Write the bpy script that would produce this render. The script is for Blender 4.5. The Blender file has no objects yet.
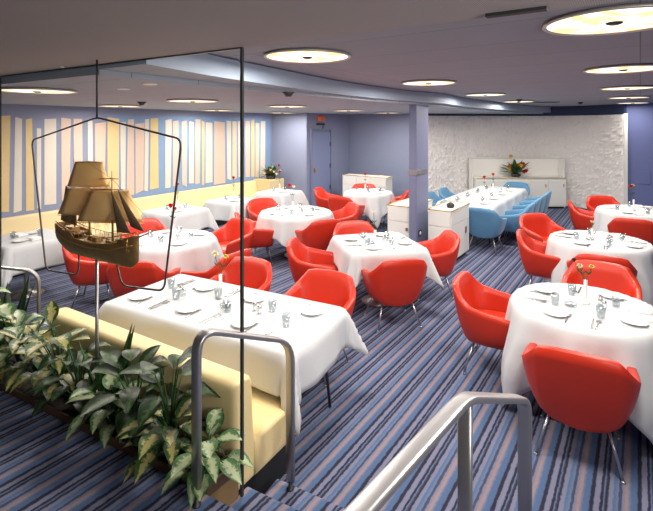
import bpy, bmesh, math, random
from math import sin, cos, pi, radians, atan2, sqrt, hypot
from mathutils import Vector, Matrix
random.seed(7)
SC = bpy.context.scene
COL = SC.collection

# ------------------------------------------------------------------ camera, world, lights, exposure
cam_d = bpy.data.cameras.new('camera'); cam = bpy.data.objects.new('camera', cam_d); COL.objects.link(cam)
cam.location = (0, 0, 2.2); cam.rotation_euler = (pi/2, 0, 0)
cam_d.sensor_width = 36.0; cam_d.lens = 455/653*36; cam_d.shift_y = -129.5/653; cam_d.clip_start = .03
SC.camera = cam
SC.view_settings.view_transform = 'Standard'; SC.view_settings.look = 'None'
SC.view_settings.gamma = 1.0; SC.view_settings.use_curve_mapping = False
SC.view_settings.exposure = 0.45
w = bpy.data.worlds.new('world'); SC.world = w; w.use_nodes = True
w.node_tree.nodes['Background'].inputs[0].default_value = (1.0, .90, .84, 1)
w.node_tree.nodes['Background'].inputs[1].default_value = .07
LAMP_W = 32.5
# ceiling lamps: (x, y, z of ceiling)
LIGHTS = [(-.145, 3.46, 2.74), (1.25, 5.58, 2.74), (2.68, 7.68, 2.74), (4.15, 9.83, 2.74),
          (1.455, 2.30, 2.74), (2.765, 4.236, 2.74), (4.19, 6.34, 2.74), (5.6, 8.44, 2.74), (7.0, 10.4, 2.74),
          (-2.7, 4.25, 2.54), (-1.75, 5.96, 2.54), (-.66, 7.6, 2.54), (.466, 9.65, 2.54), (1.53, 11.3, 2.54),
          (-3.39, 7.48, 2.54), (-2.3, 9.55, 2.54), (-1.1, 11.3, 2.54)]

def lamp(x, y, z, power, size=.5, color=(1, .93, .84)):
    l = bpy.data.lights.new('ceiling_lamp_light', 'AREA'); l.shape = 'DISK'; l.size = size; l.energy = power; l.color = color
    o = bpy.data.objects.new('ceiling_lamp_light', l); COL.objects.link(o); o.location = (x, y, z); return o
for (x, y, z) in LIGHTS:
    lamp(x, y, z-.05, LAMP_W*(.35 if x > 6.5 else 1), .58)
# added fill light, unseen behind the camera, brightens ship model and bench end
fl = bpy.data.lights.new('fill_light', 'AREA'); fl.shape = 'RECTANGLE'; fl.size = 1.6; fl.size_y = .9; fl.energy = 30; fl.spread = radians(110); fl.color = (1, .95, .88)
flo = bpy.data.objects.new('fill_light', fl); COL.objects.link(flo); flo.location = (1.5, -.2, 2.40)
flo.rotation_euler = (radians(79), 0, radians(34))

# ------------------------------------------------------------------ frames of the plan
A = Vector((.568, .823)); Bv = Vector((-.823, .568))              # carpet stripe direction and its left perpendicular
S = Vector((-.8796, .4757)); N = Vector((.4757, .8796)); L0 = Vector((-.57, 2.16))      # landing edge
GL = Vector((-.8526, .5225)); GN = Vector((.5225, .8526)); G0 = Vector((-.43, 2.335))   # glass screen
def LP(s, n): return L0 + S*s + N*n
def GP(t, n): return G0 + GL*t + GN*n

# ------------------------------------------------------------------ materials
def mat(name, color, rough=.6, metal=0, spec=.5, bump=None, noise=None, coat=0, emis=None, sheen=0):
    m = bpy.data.materials.new(name); m.use_nodes = True
    nt = m.node_tree; b = nt.nodes['Principled BSDF']
    b.inputs['Base Color'].default_value = (*color, 1); b.inputs['Roughness'].default_value = rough
    b.inputs['Metallic'].default_value = metal; b.inputs['Specular IOR Level'].default_value = spec
    b.inputs['Coat Weight'].default_value = coat; b.inputs['Sheen Weight'].default_value = sheen
    tc = nt.nodes.new('ShaderNodeTexCoord')
    if noise:
        sc, amt = noise
        n = nt.nodes.new('ShaderNodeTexNoise'); n.inputs['Scale'].default_value = sc; n.inputs['Detail'].default_value = 4
        r = nt.nodes.new('ShaderNodeMix'); r.data_type = 'RGBA'
        r.inputs[6].default_value = (*[c*(1-amt) for c in color], 1); r.inputs[7].default_value = (*[min(1, c*(1+amt)) for c in color], 1)
        nt.links.new(tc.outputs['Object'], n.inputs['Vector']); nt.links.new(n.outputs['Fac'], r.inputs[0]); nt.links.new(r.outputs[2], b.inputs['Base Color'])
    if bump:
        sc, st = bump
        n = nt.nodes.new('ShaderNodeTexNoise'); n.inputs['Scale'].default_value = sc; n.inputs['Detail'].default_value = 3
        bp = nt.nodes.new('ShaderNodeBump'); bp.inputs['Strength'].default_value = st; bp.inputs['Distance'].default_value = .01
        nt.links.new(tc.outputs['Object'], n.inputs['Vector']); nt.links.new(n.outputs['Fac'], bp.inputs['Height']); nt.links.new(bp.outputs['Normal'], b.inputs['Normal'])
    if emis:
        b.inputs['Emission Color'].default_value = (*emis[0], 1); b.inputs['Emission Strength'].default_value = emis[1]
    return m

def carpet_mat():
    m = bpy.data.materials.new('striped_carpet'); m.use_nodes = True; nt = m.node_tree; b = nt.nodes['Principled BSDF']
    L = nt.links.new; nn = nt.nodes.new
    g = nn('ShaderNodeNewGeometry'); sep = nn('ShaderNodeSeparateXYZ'); L(g.outputs['Position'], sep.inputs[0])
    def mth(op, a, c=None, d=None):
        n = nn('ShaderNodeMath'); n.operation = op
        for i, v in enumerate((a, c, d)):
            if v is None: continue
            if isinstance(v, (int, float)): n.inputs[i].default_value = v
            else: L(v, n.inputs[i])
        return n.outputs[0]
    across = mth('SUBTRACT', mth('MULTIPLY', sep.outputs[0], A.y), mth('MULTIPLY', sep.outputs[1], A.x))
    along = mth('ADD', mth('MULTIPLY', sep.outputs[0], A.x), mth('MULTIPLY', sep.outputs[1], A.y))
    cmb = nn('ShaderNodeCombineXYZ'); L(mth('MULTIPLY', across, 40), cmb.inputs[0]); L(mth('MULTIPLY', along, 24), cmb.inputs[1])
    nz = nn('ShaderNodeTexNoise'); nz.inputs['Scale'].default_value = 1; nz.inputs['Detail'].default_value = 5; nz.inputs['Roughness'].default_value = .7; L(cmb.outputs[0], nz.inputs['Vector'])
    wob = mth('MULTIPLY', mth('SUBTRACT', nz.outputs['Fac'], .5), .024)
    t = mth('FRACT', mth('DIVIDE', mth('ADD', mth('ADD', across, wob), .312 + .232*20 - .006), .232))
    r = nn('ShaderNodeValToRGB'); L(t, r.inputs[0]); e = r.color_ramp.elements
    pink = (.30, .22, .23); blue = (.085, .14, .27); dk = (.030, .030, .055); lav = (.19, .20, .30); lb = (.13, .19, .33); md = (.065, .07, .12)
    stops = [(0, pink), (.055, pink), (.075, lav), (.13, blue), (.24, blue), (.27, dk), (.335, dk), (.36, lav), (.46, lav), (.48, dk), (.525, dk), (.545, lb), (.575, md), (.60, dk), (.63, dk), (.655, lav), (.73, lav), (.76, blue), (.85, lb), (.87, md), (.92, md), (.94, lav), (.985, lav), (1, pink)]
    e[0].position = 0; e[0].color = (*stops[0][1], 1); e[1].position = 1; e[1].color = (*stops[-1][1], 1)
    for p, c in stops[1:-1]:
        q = e.new(p); q.color = (*c, 1)
    n2 = nn('ShaderNodeTexNoise'); n2.inputs['Scale'].default_value = 240; L(g.outputs['Position'], n2.inputs['Vector'])
    mx = nn('ShaderNodeMix'); mx.data_type = 'RGBA'; mx.blend_type = 'MULTIPLY'; mx.inputs[0].default_value = .5
    L(r.outputs[0], mx.inputs[6])
    rr = nn('ShaderNodeValToRGB'); rr.color_ramp.elements[0].position = .3; rr.color_ramp.elements[0].color = (.55, .55, .55, 1); rr.color_ramp.elements[1].position = .7; rr.color_ramp.elements[1].color = (1.3, 1.3, 1.3, 1)
    L(n2.outputs['Fac'], rr.inputs[0]); L(rr.outputs[0], mx.inputs[7]); L(mx.outputs[2], b.inputs['Base Color'])
    b.inputs['Roughness'].default_value = .95; b.inputs['Specular IOR Level'].default_value = .15
    return m

def ceiling_mat(name, col, rib=0):
    m = mat(name, col, .7, spec=.3); nt = m.node_tree; b = nt.nodes['Principled BSDF']
    g = nt.nodes.new('ShaderNodeNewGeometry'); mp = nt.nodes.new('ShaderNodeMapping'); mp.inputs['Rotation'].default_value = (0, 0, radians(34.6))
    nt.links.new(g.outputs['Position'], mp.inputs[0])
    if rib:
        wv = nt.nodes.new('ShaderNodeTexWave'); wv.bands_direction = 'X'; wv.inputs['Scale'].default_value = rib
        nt.links.new(mp.outputs[0], wv.inputs['Vector'])
        mx = nt.nodes.new('ShaderNodeMix'); mx.data_type = 'RGBA'; mx.inputs[6].default_value = (*[c*.72 for c in col], 1); mx.inputs[7].default_value = (*[c*1.1 for c in col], 1)
        nt.links.new(wv.outputs['Fac'], mx.inputs[0]); nt.links.new(mx.outputs[2], b.inputs['Base Color'])
    else:
        br = nt.nodes.new('ShaderNodeTexBrick'); br.inputs['Scale'].default_value = 1; br.inputs['Brick Width'].default_value = 2.4; br.inputs['Row Height'].default_value = .62
        br.inputs['Mortar Size'].default_value = .004; br.offset = 0; br.inputs['Color1'].default_value = (*col, 1); br.inputs['Color2'].default_value = (*[c*.95 for c in col], 1); br.inputs['Mortar'].default_value = (*[c*.5 for c in col], 1)
        nt.links.new(mp.outputs[0], br.inputs['Vector']); nt.links.new(br.outputs['Color'], b.inputs['Base Color'])
    return m

def glass_mat(name, tint=(1, 1, 1), refl=.9, base=.04, k=.8):
    m = bpy.data.materials.new(name); m.use_nodes = True; nt = m.node_tree; nt.nodes.clear()
    o = nt.nodes.new('ShaderNodeOutputMaterial'); t = nt.nodes.new('ShaderNodeBsdfTransparent'); t.inputs[0].default_value = (*tint, 1)
    g = nt.nodes.new('ShaderNodeBsdfGlossy'); g.inputs['Roughness'].default_value = .03; g.inputs[0].default_value = (refl, refl, refl, 1)
    lw = nt.nodes.new('ShaderNodeLayerWeight'); lw.inputs[0].default_value = .5
    f = nt.nodes.new('ShaderNodeMath'); f.operation = 'POWER'; f.inputs[1].default_value = 5; nt.links.new(lw.outputs['Facing'], f.inputs[0])
    a = nt.nodes.new('ShaderNodeMath'); a.operation = 'MULTIPLY_ADD'; a.inputs[1].default_value = k; a.inputs[2].default_value = base
    x = nt.nodes.new('ShaderNodeMixShader')
    nt.links.new(f.outputs[0], a.inputs[0]); nt.links.new(a.outputs[0], x.inputs[0]); nt.links.new(t.outputs[0], x.inputs[1]); nt.links.new(g.outputs[0], x.inputs[2]); nt.links.new(x.outputs[0], o.inputs[0])
    return m

def leaf_mat(name, edge, mid, w=.5):
    m = mat(name, edge, .42, spec=.5); nt = m.node_tree; b = nt.nodes['Principled BSDF']
    uv = nt.nodes.new('ShaderNodeUVMap'); sp = nt.nodes.new('ShaderNodeSeparateXYZ'); nt.links.new(uv.outputs[0], sp.inputs[0])
    n = nt.nodes.new('ShaderNodeTexNoise'); n.inputs['Scale'].default_value = 55; n.inputs['Detail'].default_value = 3
    tc = nt.nodes.new('ShaderNodeTexCoord'); nt.links.new(tc.outputs['Object'], n.inputs['Vector'])
    s = nt.nodes.new('ShaderNodeMath'); s.operation = 'SUBTRACT'; s.inputs[1].default_value = .5; nt.links.new(sp.outputs[0], s.inputs[0])
    ab = nt.nodes.new('ShaderNodeMath'); ab.operation = 'ABSOLUTE'; nt.links.new(s.outputs[0], ab.inputs[0])
    ma = nt.nodes.new('ShaderNodeMath'); ma.operation = 'MULTIPLY_ADD'; ma.inputs[1].default_value = -.9; nt.links.new(n.outputs['Fac'], ma.inputs[0]); ma.inputs[2].default_value = .45
    ad = nt.nodes.new('ShaderNodeMath'); ad.operation = 'ADD'; nt.links.new(ab.outputs[0], ad.inputs[0]); nt.links.new(ma.outputs[0], ad.inputs[1])
    r = nt.nodes.new('ShaderNodeValToRGB'); r.color_ramp.elements[0].position = w*.45; r.color_ramp.elements[0].color = (*mid, 1); r.color_ramp.elements[1].position = w*.8; r.color_ramp.elements[1].color = (*edge, 1)
    nt.links.new(ad.outputs[0], r.inputs[0]); nt.links.new(r.outputs[0], b.inputs['Base Color'])
    return m

def disc_mat():
    m = bpy.data.materials.new('lamp_diffuser'); m.use_nodes = True; nt = m.node_tree; b = nt.nodes['Principled BSDF']
    tc = nt.nodes.new('ShaderNodeTexCoord')
    n = nt.nodes.new('ShaderNodeTexNoise'); n.inputs['Scale'].default_value = 5.5; n.inputs['Detail'].default_value = 2; n.inputs['Distortion'].default_value = 1.2
    nt.links.new(tc.outputs['Object'], n.inputs['Vector'])
    r = nt.nodes.new('ShaderNodeValToRGB'); e = r.color_ramp.elements
    e[0].position = .40; e[0].color = (.95, .72, .30, 1); e[1].position = .52; e[1].color = (1, .97, .86, 1)
    q = e.new(.46); q.color = (1, .88, .58, 1)
    nt.links.new(n.outputs['Fac'], r.inputs[0]); nt.links.new(r.outputs[0], b.inputs['Emission Color']); b.inputs['Emission Strength'].default_value = 1.0
    nt.links.new(r.outputs[0], b.inputs['Base Color'])
    return m

M = dict(
    carpet=carpet_mat(),
    red=mat('red_vinyl', (.57, .030, .010), .38, bump=(160, .08), noise=(6, .10)),
    blue=mat('blue_fabric', (.10, .27, .46), .7, bump=(260, .2), noise=(8, .10), sheen=.2),
    cushion_red=mat('red_vinyl_seat', (.60, .032, .010), .32, bump=(140, .06)),
    cushion_blue=mat('blue_seat_fabric', (.05, .14, .26), .75, bump=(260, .2)),
    chrome=mat('brushed_metal', (.55, .55, .57), .32, 1), steel=mat('grey_steel', (.42, .41, .42), .38, .85, bump=(180, .05)),
    framegrey=mat('dark_bronze_tube', (.10, .085, .08), .35, .6), dark_metal=mat('dark_metal', (.05, .05, .055), .45, .6), cloth=mat('white_linen', (.61, .625, .65), .85, bump=(7, .35), noise=(3, .04)),
    napkin=mat('napkin_linen', (.82, .82, .83), .8), china=mat('white_china', (.86, .86, .84), .2, coat=.3),
    silver=mat('polished_silver', (.55, .54, .52), .22, 1), glass=glass_mat('clear_glass', (.84, .87, .88), .95, .13, .7),
    pane=glass_mat('screen_glass', (.985, .99, .99), .6, .004, .35), edge=mat('glass_edge', (.03, .035, .035), .3),
    cream=mat('cream_vinyl', (.84, .67, .34), .45, bump=(90, .1), noise=(4, .05)), creamwall=mat('cream_bench_vinyl', (.72, .59, .34), .5, noise=(4, .05)),
    black=mat('black_kick', (.012, .012, .014), .6), wood=mat('dark_walnut', (.10, .055, .03), .5, noise=(14, .3)),
    brownwood=mat('tan_wood', (.22, .14, .06), .5, noise=(10, .25)), soil=mat('potting_soil', (.02, .014, .01), .95, bump=(60, .8), noise=(40, .4)),
    wall=mat('blue_grey_wall', (.23, .26, .38), .7, noise=(30, .05)), wall_r=mat('violet_blue_wall', (.13, .16, .36), .7, noise=(30, .05)),
    mural=mat('mural_blue_ground', (.20, .31, .50), .75, noise=(7, .08)), col_=mat('column_paint', (.17, .19, .31), .55, noise=(20, .05)),
    white=mat('white_laminate', (.80, .81, .78), .4), warmwhite=mat('warm_white_panel', (.88, .87, .83), .5), relief=mat('white_plaster_relief', (.80, .78, .77), .75, bump=(40, .2)),
    brass=mat('brass_trim', (.65, .42, .14), .3, .9), gold=mat('gilt_sail_metal', (.90, .56, .22), .42, .3, bump=(30, .1)), bronze=mat('bronze_hull', (.34, .21, .08), .4, .6, bump=(60, .3), noise=(18, .35)),
    dkbronze=mat('dark_bronze_sail', (.20, .135, .075), .5, .4), ceil=ceiling_mat('grey_ceiling_panels', (.31, .325, .375)), ceil_low=ceiling_mat('blue_grey_ceiling', (.35, .40, .47)),
    ceil_entry=ceiling_mat('ribbed_dark_ceiling', (.42, .385, .37), 45), fascia=mat('pale_blue_fascia', (.34, .41, .52), .6),
    shadow_blue=mat('recess_shadow_blue', (.03, .045, .12), .7), diffuser=disc_mat(), rim=mat('lamp_rim', (.55, .50, .46), .4, .4),  # shadow_blue: shade in the recess above the relief, put into the wall colour
    door=mat('grey_blue_door', (.20, .24, .40), .55), signred=mat('red_sign', (.7, .08, .02), .5, emis=((1, .15, .02), .15)), green=mat('stem_green', (.03, .09, .02), .6),
    redflower=mat('red_petals', (.55, .015, .02), .6), whiteflower=mat('cream_petals', (.80, .76, .50), .6), darkflower=mat('maroon_petals', (.10, .01, .015), .6), orangeflower=mat('orange_petals', (.62, .16, .03), .6),
    yellowflower=mat('yellow_petals', (.75, .6, .08), .6),
    s_white=mat('strip_white', (.66, .61, .54), .75, noise=(5, .05)), s_cream=mat('strip_cream', (.66, .56, .40), .75, noise=(5, .05)), s_yellow=mat('strip_yellow', (.68, .52, .26), .75, noise=(5, .06)), s_peach=mat('strip_peach', (.64, .49, .40), .75, noise=(5, .05)),
    leaf1=leaf_mat('dark_leaf', (.014, .034, .012), (.05, .10, .03), .22), leaf2=leaf_mat('variegated_leaf', (.025, .075, .02), (.40, .36, .13), .36), leaf3=leaf_mat('pale_green_leaf', (.06, .15, .05), (.36, .42, .24), .40), leaf4=leaf_mat('glossy_green_leaf', (.02, .07, .018), (.06, .16, .03), .4),
)

# ------------------------------------------------------------------ mesh helpers
def box(bm, c, size, rz=0, mi=0, bev=0):
    r = bmesh.ops.create_cube(bm, size=1)
    bmesh.ops.scale(bm, vec=size, verts=r['verts'])
    if bev:
        es = list({e for v in r['verts'] for e in v.link_edges})
        out = bmesh.ops.bevel(bm, geom=es, offset=bev, segments=3, profile=.6, affect='EDGES')
        vs = list({v for f in out['faces'] for v in f.verts} | {v for v in r['verts'] if v.is_valid})
    else: vs = r['verts']
    bmesh.ops.rotate(bm, cent=(0, 0, 0), matrix=Matrix.Rotation(rz, 3, 'Z'), verts=vs)
    bmesh.ops.translate(bm, vec=c, verts=vs)
    fs = {f for v in vs for f in v.link_faces}
    for f in fs: f.material_index = mi
    return vs
def tube(bm, pts, r, seg=8, mi=0, cap=True):
    pts = [Vector(p) for p in pts]; rs = r if isinstance(r, (list, tuple)) else [r]*len(pts)
    rings = []; up = None
    for i, p in enumerate(pts):
        d = (pts[min(i+1, len(pts)-1)] - pts[max(i-1, 0)])
        d.normalize()
        if up is None:
            up = Vector((0, 0, 1)) if abs(d.z) < .9 else Vector((1, 0, 0))
        sd = d.cross(up).normalized(); up = sd.cross(d).normalized()
        rings.append([bm.verts.new(p + (sd*cos(2*pi*k/seg) + up*sin(2*pi*k/seg))*rs[i]) for k in range(seg)])
    for a, b in zip(rings, rings[1:]):
        for k in range(seg):
            f = bm.faces.new((a[k], a[(k+1) % seg], b[(k+1) % seg], b[k])); f.material_index = mi; f.smooth = True
    if cap:
        bm.faces.new(rings[0][::-1]).material_index = mi; bm.faces.new(rings[-1]).material_index = mi
def lathe(bm, prof, seg=24, c=(0, 0, 0), mi=0, smooth=True):
    rings = []
    for r, z in prof:
        if r < 1e-5: rings.append([bm.verts.new((c[0], c[1], c[2]+z))])
        else: rings.append([bm.verts.new((c[0]+r*cos(2*pi*k/seg), c[1]+r*sin(2*pi*k/seg), c[2]+z)) for k in range(seg)])
    for a, b in zip(rings, rings[1:]):
        for k in range(seg):
            k2 = (k+1) % seg
            if len(a) == 1 and len(b) == 1: continue
            vs = (a[0], b[k2], b[k]) if len(a) == 1 else ((a[k], a[k2], b[0]) if len(b) == 1 else (a[k], a[k2], b[k2], b[k]))
            f = bm.faces.new(vs); f.material_index = mi; f.smooth = smooth
def prism(bm, poly, z0, z1, mi=0):
    a = [bm.verts.new((p[0], p[1], z0)) for p in poly]; b = [bm.verts.new((p[0], p[1], z1)) for p in poly]
    n = len(poly)
    fs = [bm.faces.new(a[::-1]), bm.faces.new(b)]
    for k in range(n): fs.append(bm.faces.new((a[k], a[(k+1) % n], b[(k+1) % n], b[k])))
    for f in fs: f.material_index = mi
    bmesh.ops.recalc_face_normals(bm, faces=fs)
def obj(name, bm, mats, parent=None, smooth=False, label=None, subsurf=0, recalc=True):
    if recalc: bmesh.ops.recalc_face_normals(bm, faces=bm.faces)
    me = bpy.data.meshes.new(name); bm.to_mesh(me); bm.free()
    for m in (mats if isinstance(mats, (list, tuple)) else [mats]): me.materials.append(m)
    if smooth:
        for p in me.polygons: p.use_smooth = True
    o = bpy.data.objects.new(name, me); COL.objects.link(o)
    if parent: o.parent = parent
    if label: o['label'] = label
    if subsurf:
        md = o.modifiers.new('subsurf', 'SUBSURF'); md.levels = subsurf; md.render_levels = subsurf
    return o
def thing(name, label, cat, loc=(0, 0, 0), rz=0, group=None):
    o = bpy.data.objects.new(name, None); COL.objects.link(o); o.location = loc; o.rotation_euler = (0, 0, rz); o.empty_display_size = .1
    return tag(o, label, cat, group)
def tag(o, label, cat, group=None):
    o['label'] = label; o['category'] = cat
    if group: o['group'] = group
    return o
def struct(name, bm, m, **k):
    o = obj(name, bm, m, **k); o['kind'] = 'structure'; return o
def dup(o, loc=None, rz=None, label=None, group=None, parent=None):
    r = o.copy(); COL.objects.link(r)
    if parent: r.parent = parent
    if loc is not None: r.location = loc
    if rz is not None: r.rotation_euler = (0, 0, rz)
    if label: r['label'] = label
    if group: r['group'] = group
    for ch in list(o.children): dup(ch, parent=r)
    return r
def head(fx, fy): return atan2(-fx, fy)
def nb(): return bmesh.new()

# ------------------------------------------------------------------ floors, landing and stairs
bm = nb(); prism(bm, [(-9, -1), (10, -1), (11, 14.5), (-9, 15)], -.1, 0); struct('floor', bm, M['carpet'])
bm = nb(); prism(bm, [LP(7, 0), LP(-6, 0), LP(-6, -4), LP(7, -4)], 0, .45); struct('floor_landing', bm, M['carpet'])
# stair_flight: two carpeted steps below the landing, rounded noses
bm = nb()
for (z, n0, n1) in ((.30, 0.0, .30), (.15, 0.0, .58)):
    prof = [(n0, z-.15), (n0, z), (n1-.03, z), (n1-.012, z-.005), (n1, z-.018), (n1+.002, z-.035), (n1-.012, z-.05), (n1-.014, z-.15)]
    for s0, s1 in ((-.02, -5.5),):
        va = [bm.verts.new((*LP(s0, p[0]), p[1])) for p in prof]; vb = [bm.verts.new((*LP(s1, p[0]), p[1])) for p in prof]
        k = len(prof)
        bm.faces.new(va); bm.faces.new(vb[::-1])
        for i in range(k): bm.faces.new((va[i], va[(i+1) % k], vb[(i+1) % k], vb[i]))
o = struct('trim_1', bm, M['carpet']); o.name = 'floor_steps'

# ------------------------------------------------------------------ walls
W = [(-8.2, 1.78), (-4.95, 7.0), (-1.48, 12.5), (-.52, 11.84), (.656, 13.54), (2.28, 12.42)]
def wallseg(name, p, q, m, z0=0, z1=2.85, th=.12, side=1):
    p = Vector(p); q = Vector(q); d = (q-p).normalized(); n = Vector((-d.y, d.x))*th*side
    b = nb(); prism(b, [p, q, q+n, p+n], z0, z1); return struct(name, b, m)
wallseg('wall_left', W[0], W[2], M['wall'])
wallseg('wall_back_left', W[2], W[3], M['wall']); wallseg('wall_door_side', W[3], W[4], M['wall']); wallseg('wall_back', W[4], W[5], M['wall'])
RC = [(2.28, 12.42), (2.9, 12.5), (3.7, 12.62), (4.6, 12.74), (5.5, 12.78), (6.2, 12.66), (6.7, 12.30), (7.0, 11.8), (7.12, 11.3), (7.16, 10.93)]
def catmull(pts, per=8):
    P = [Vector(p) for p in pts]; P = [2*P[0]-P[1]] + P + [2*P[-1]-P[-2]]; out = []
    for i in range(1, len(P)-2):
        for k in range(per):
            t = k/per; a, b, c, d = P[i-1:i+3]
            out.append(.5*((2*b) + (c-a)*t + (2*a-5*b+4*c-d)*t*t + (3*b-a-3*c+d)*t**3))
    out.append(P[-2]); return out
rc = catmull(RC)
bm = nb(); prism(bm, [tuple(p) for p in rc] + [(8.0, 11.2), (8, 13.6), (2.3, 13.6)], 0, 2.85); struct('wall_back_curved', bm, M['shadow_blue'])
# white relief skin made of tilted chips
def arc(rc):
    L = [0]
    for a, b in zip(rc, rc[1:]): L.append(L[-1]+(b-a).length)
    return L
AL = arc(rc)
def on_curve(s):
    s = max(0, min(AL[-1]-1e-6, s))
    for i in range(len(AL)-1):
        if AL[i+1] >= s:
            t = (s-AL[i])/(AL[i+1]-AL[i]); p = rc[i].lerp(rc[i+1], t); d = (rc[i+1]-rc[i]).normalized(); return p, Vector((d.y, -d.x))
bm = nb(); rnd = random.Random(3)
prev = None
for i in range(81):
    p, n = on_curve(AL[-1]*i/80); cur = [bm.verts.new((p.x+n.x*.024, p.y+n.y*.024, z)) for z in (.02, 2.48)]
    if prev: bm.faces.new((prev[0], cur[0], cur[1], prev[1]))
    prev = cur
rows = 30; ch = 2.46/rows
for r in range(rows):
    s = -.05 - rnd.random()*.08
    while s < AL[-1]:
        wd = rnd.uniform(.07, .17); z0 = .02 + r*ch; z1 = z0+ch
        sk = rnd.uniform(-.03, .03)
        hs = [rnd.uniform(.045, .085), rnd.uniform(.026, .04), rnd.uniform(.026, .036), rnd.uniform(.035, .06)]
        cs = [(s, z0), (s+wd, z0), (s+wd+sk, z1), (s+sk, z1)]
        front = []; back = []
        for (a, z), h in zip(cs, hs):
            p, n = on_curve(a); front.append(bm.verts.new((p.x+n.x*h, p.y+n.y*h, z))); back.append(bm.verts.new((p.x+n.x*.004, p.y+n.y*.004, z)))
        bm.faces.new(front)
        for i in range(4): bm.faces.new((front[i], back[i], back[(i+1) % 4], front[(i+1) % 4]))
        s += wd
struct('wall_back_relief', bm, M['relief'])
p, n = on_curve(AL[-1]); bm = nb(); box(bm, (7.17, 10.92, 1.25), (.07, .12, 2.5), -.3); struct('trim_1', bm, M['white'])
wallseg('wall_right', (7.22, 10.95), (10.2, 8.9), M['wall_r']); wallseg('wall_right_side', (10.2, 8.9), (4.2, -.6), M['wall_r'])
# mural of upright strips on the left wall
wd_ = (Vector(W[2])-Vector(W[1])).normalized(); wn = Vector((wd_.y, -wd_.x))
def wall_at(u):
    k = (u-326)/455; p = Vector(W[1]); t = (k*p.y-p.x)/(wd_.x-k*wd_.y); return t
bm = nb()
def wallquad(bm, t0, t1, z0, z1, off, th, mi, j=0, rnd=None):
    c = []
    for (t, z) in ((t0, z0), (t1, z0), (t1, z1), (t0, z1)):
        if rnd: t += rnd.uniform(-j, j); z += rnd.uniform(-.03, .03)
        p = Vector(W[1]) + wd_*t
        c.append((p, z))
    f = [bm.verts.new((*(p+wn*(off+th)), z)) for p, z in c]; b_ = [bm.verts.new((*(p+wn*off), z)) for p, z in c]
    fs = [bm.faces.new(f)] + [bm.faces.new((f[i], b_[i], b_[(i+1) % 4], f[(i+1) % 4])) for i in range(4)]
    for q in fs: q.material_index = mi
wallquad(bm, -1.6, 6.38, .80, 2.40, .002, .012, 0)
ST = [(-60, -48, 1, 0), (-42, -30, 2, 0), (-22, -8, 1, 0), (-3, 8, 3, 0), (13, 20, 1, 0), (24, 32, 3, 0), (35, 41, 1, .14), (44, 56, 1, 0), (61, 69, 4, .03), (73, 82, 4, 0), (86, 92, 1, .02), (94, 104, 4, .05), (107, 118, 3, 0), (120, 124, 1, .03), (126, 133, 4, 0), (135, 143, 4, .10), (143.5, 147.5, 1, .02), (149, 157, 3, 0),
      (164, 170, 1, 0), (172, 178, 4, .02), (181, 186, 4, .02), (188, 193, 1, .05), (194, 199, 4, 0), (201, 203.4, 3, .02), (205, 211, 1, .06), (213, 224, 4, 0), (226, 230, 1, 0), (231.5, 235.5, 2, .02), (237, 242, 1, 0), (244, 248.5, 4, .03), (249.8, 253.4, 3, 0), (254.4, 258, 2, .03), (259.5, 264, 1, .02)]
rnd = random.Random(11)
for (u0, u1, c, dz) in ST:
    wallquad(bm, wall_at(u0), wall_at(u1), .87+rnd.uniform(-.02, .05), 2.33-dz+rnd.uniform(-.02, .02), .012, .008, c, .018, rnd)
mural = obj('wall_mural', bm, [M['mural'], M['s_white'], M['s_cream'], M['s_yellow'], M['s_peach']])
tag(mural, 'long blue wall mural of upright cream, yellow and peach paper strips above the bench', 'mural')

# door on the side wall, sign, column
dd = (Vector(W[4])-Vector(W[3])).normalized(); dn = Vector((dd.y, -dd.x)); drz = atan2(dd.y, dd.x)
def DW(t, off): return Vector(W[3]) + dd*t + dn*off
bm = nb(); p = DW(.62, .02); box(bm, (*p, 1.02), (.84, .035, 2.04), drz, bev=.005)
door = struct('door_1', bm, M['door'])
for k, zz in enumerate((.5, 1.1, 1.7)):
    bm = nb(); box(bm, (*DW(1.03, .045), zz), (.03, .02, .12), drz); obj('hinge', bm, M['dark_metal'], door)
bm = nb(); q = DW(.30, .07); lathe(bm, [(0, -.03), (.02, -.03), (.03, 0), (.02, .03), (0, .03)], 12, (*q, 1.03)); box(bm, (*DW(.30, .045), 1.03), (.05, .02, .14), drz)
obj('door_handle', bm, M['brass'], door, label='brass door knob')
for sx in (.17, 1.07):
    bm = nb(); box(bm, (*DW(sx, .025), 1.04), (.05, .05, 2.08), drz); obj('door_frame', bm, M['col_'], door)
bm = nb(); box(bm, (*DW(.62, .025), 2.10), (.95, .05, .05), drz); obj('door_frame', bm, M['col_'], door)
t = thing('exit_sign', 'small red lit sign above the blue grey door', 'sign', (*DW(.62, .035), 2.40), drz)
bm = nb(); box(bm, (0, 0, 0), (.26, .06, .11), bev=.008); obj('sign_box', bm, M['signred'], t)
bm = nb(); box(bm, (0, -.032, 0), (.20, .004, .05)); obj('sign_plate', bm, M['orangeflower'], t)
bm = nb(); box(bm, (*DW(.60, .03), 2.25), (.34, .04, .05), drz, bev=.006); tag(obj('door_closer', bm, M['dark_metal']), 'dark bar fitting on the wall right under the red sign', 'fitting')
bm = nb(); box(bm, (*DW(.74, .035), 2.16), (.09, .05, .10), drz, bev=.02); tag(obj('door_bell', bm, M['col_']), 'small round blue bell above the door top', 'bell')

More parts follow.
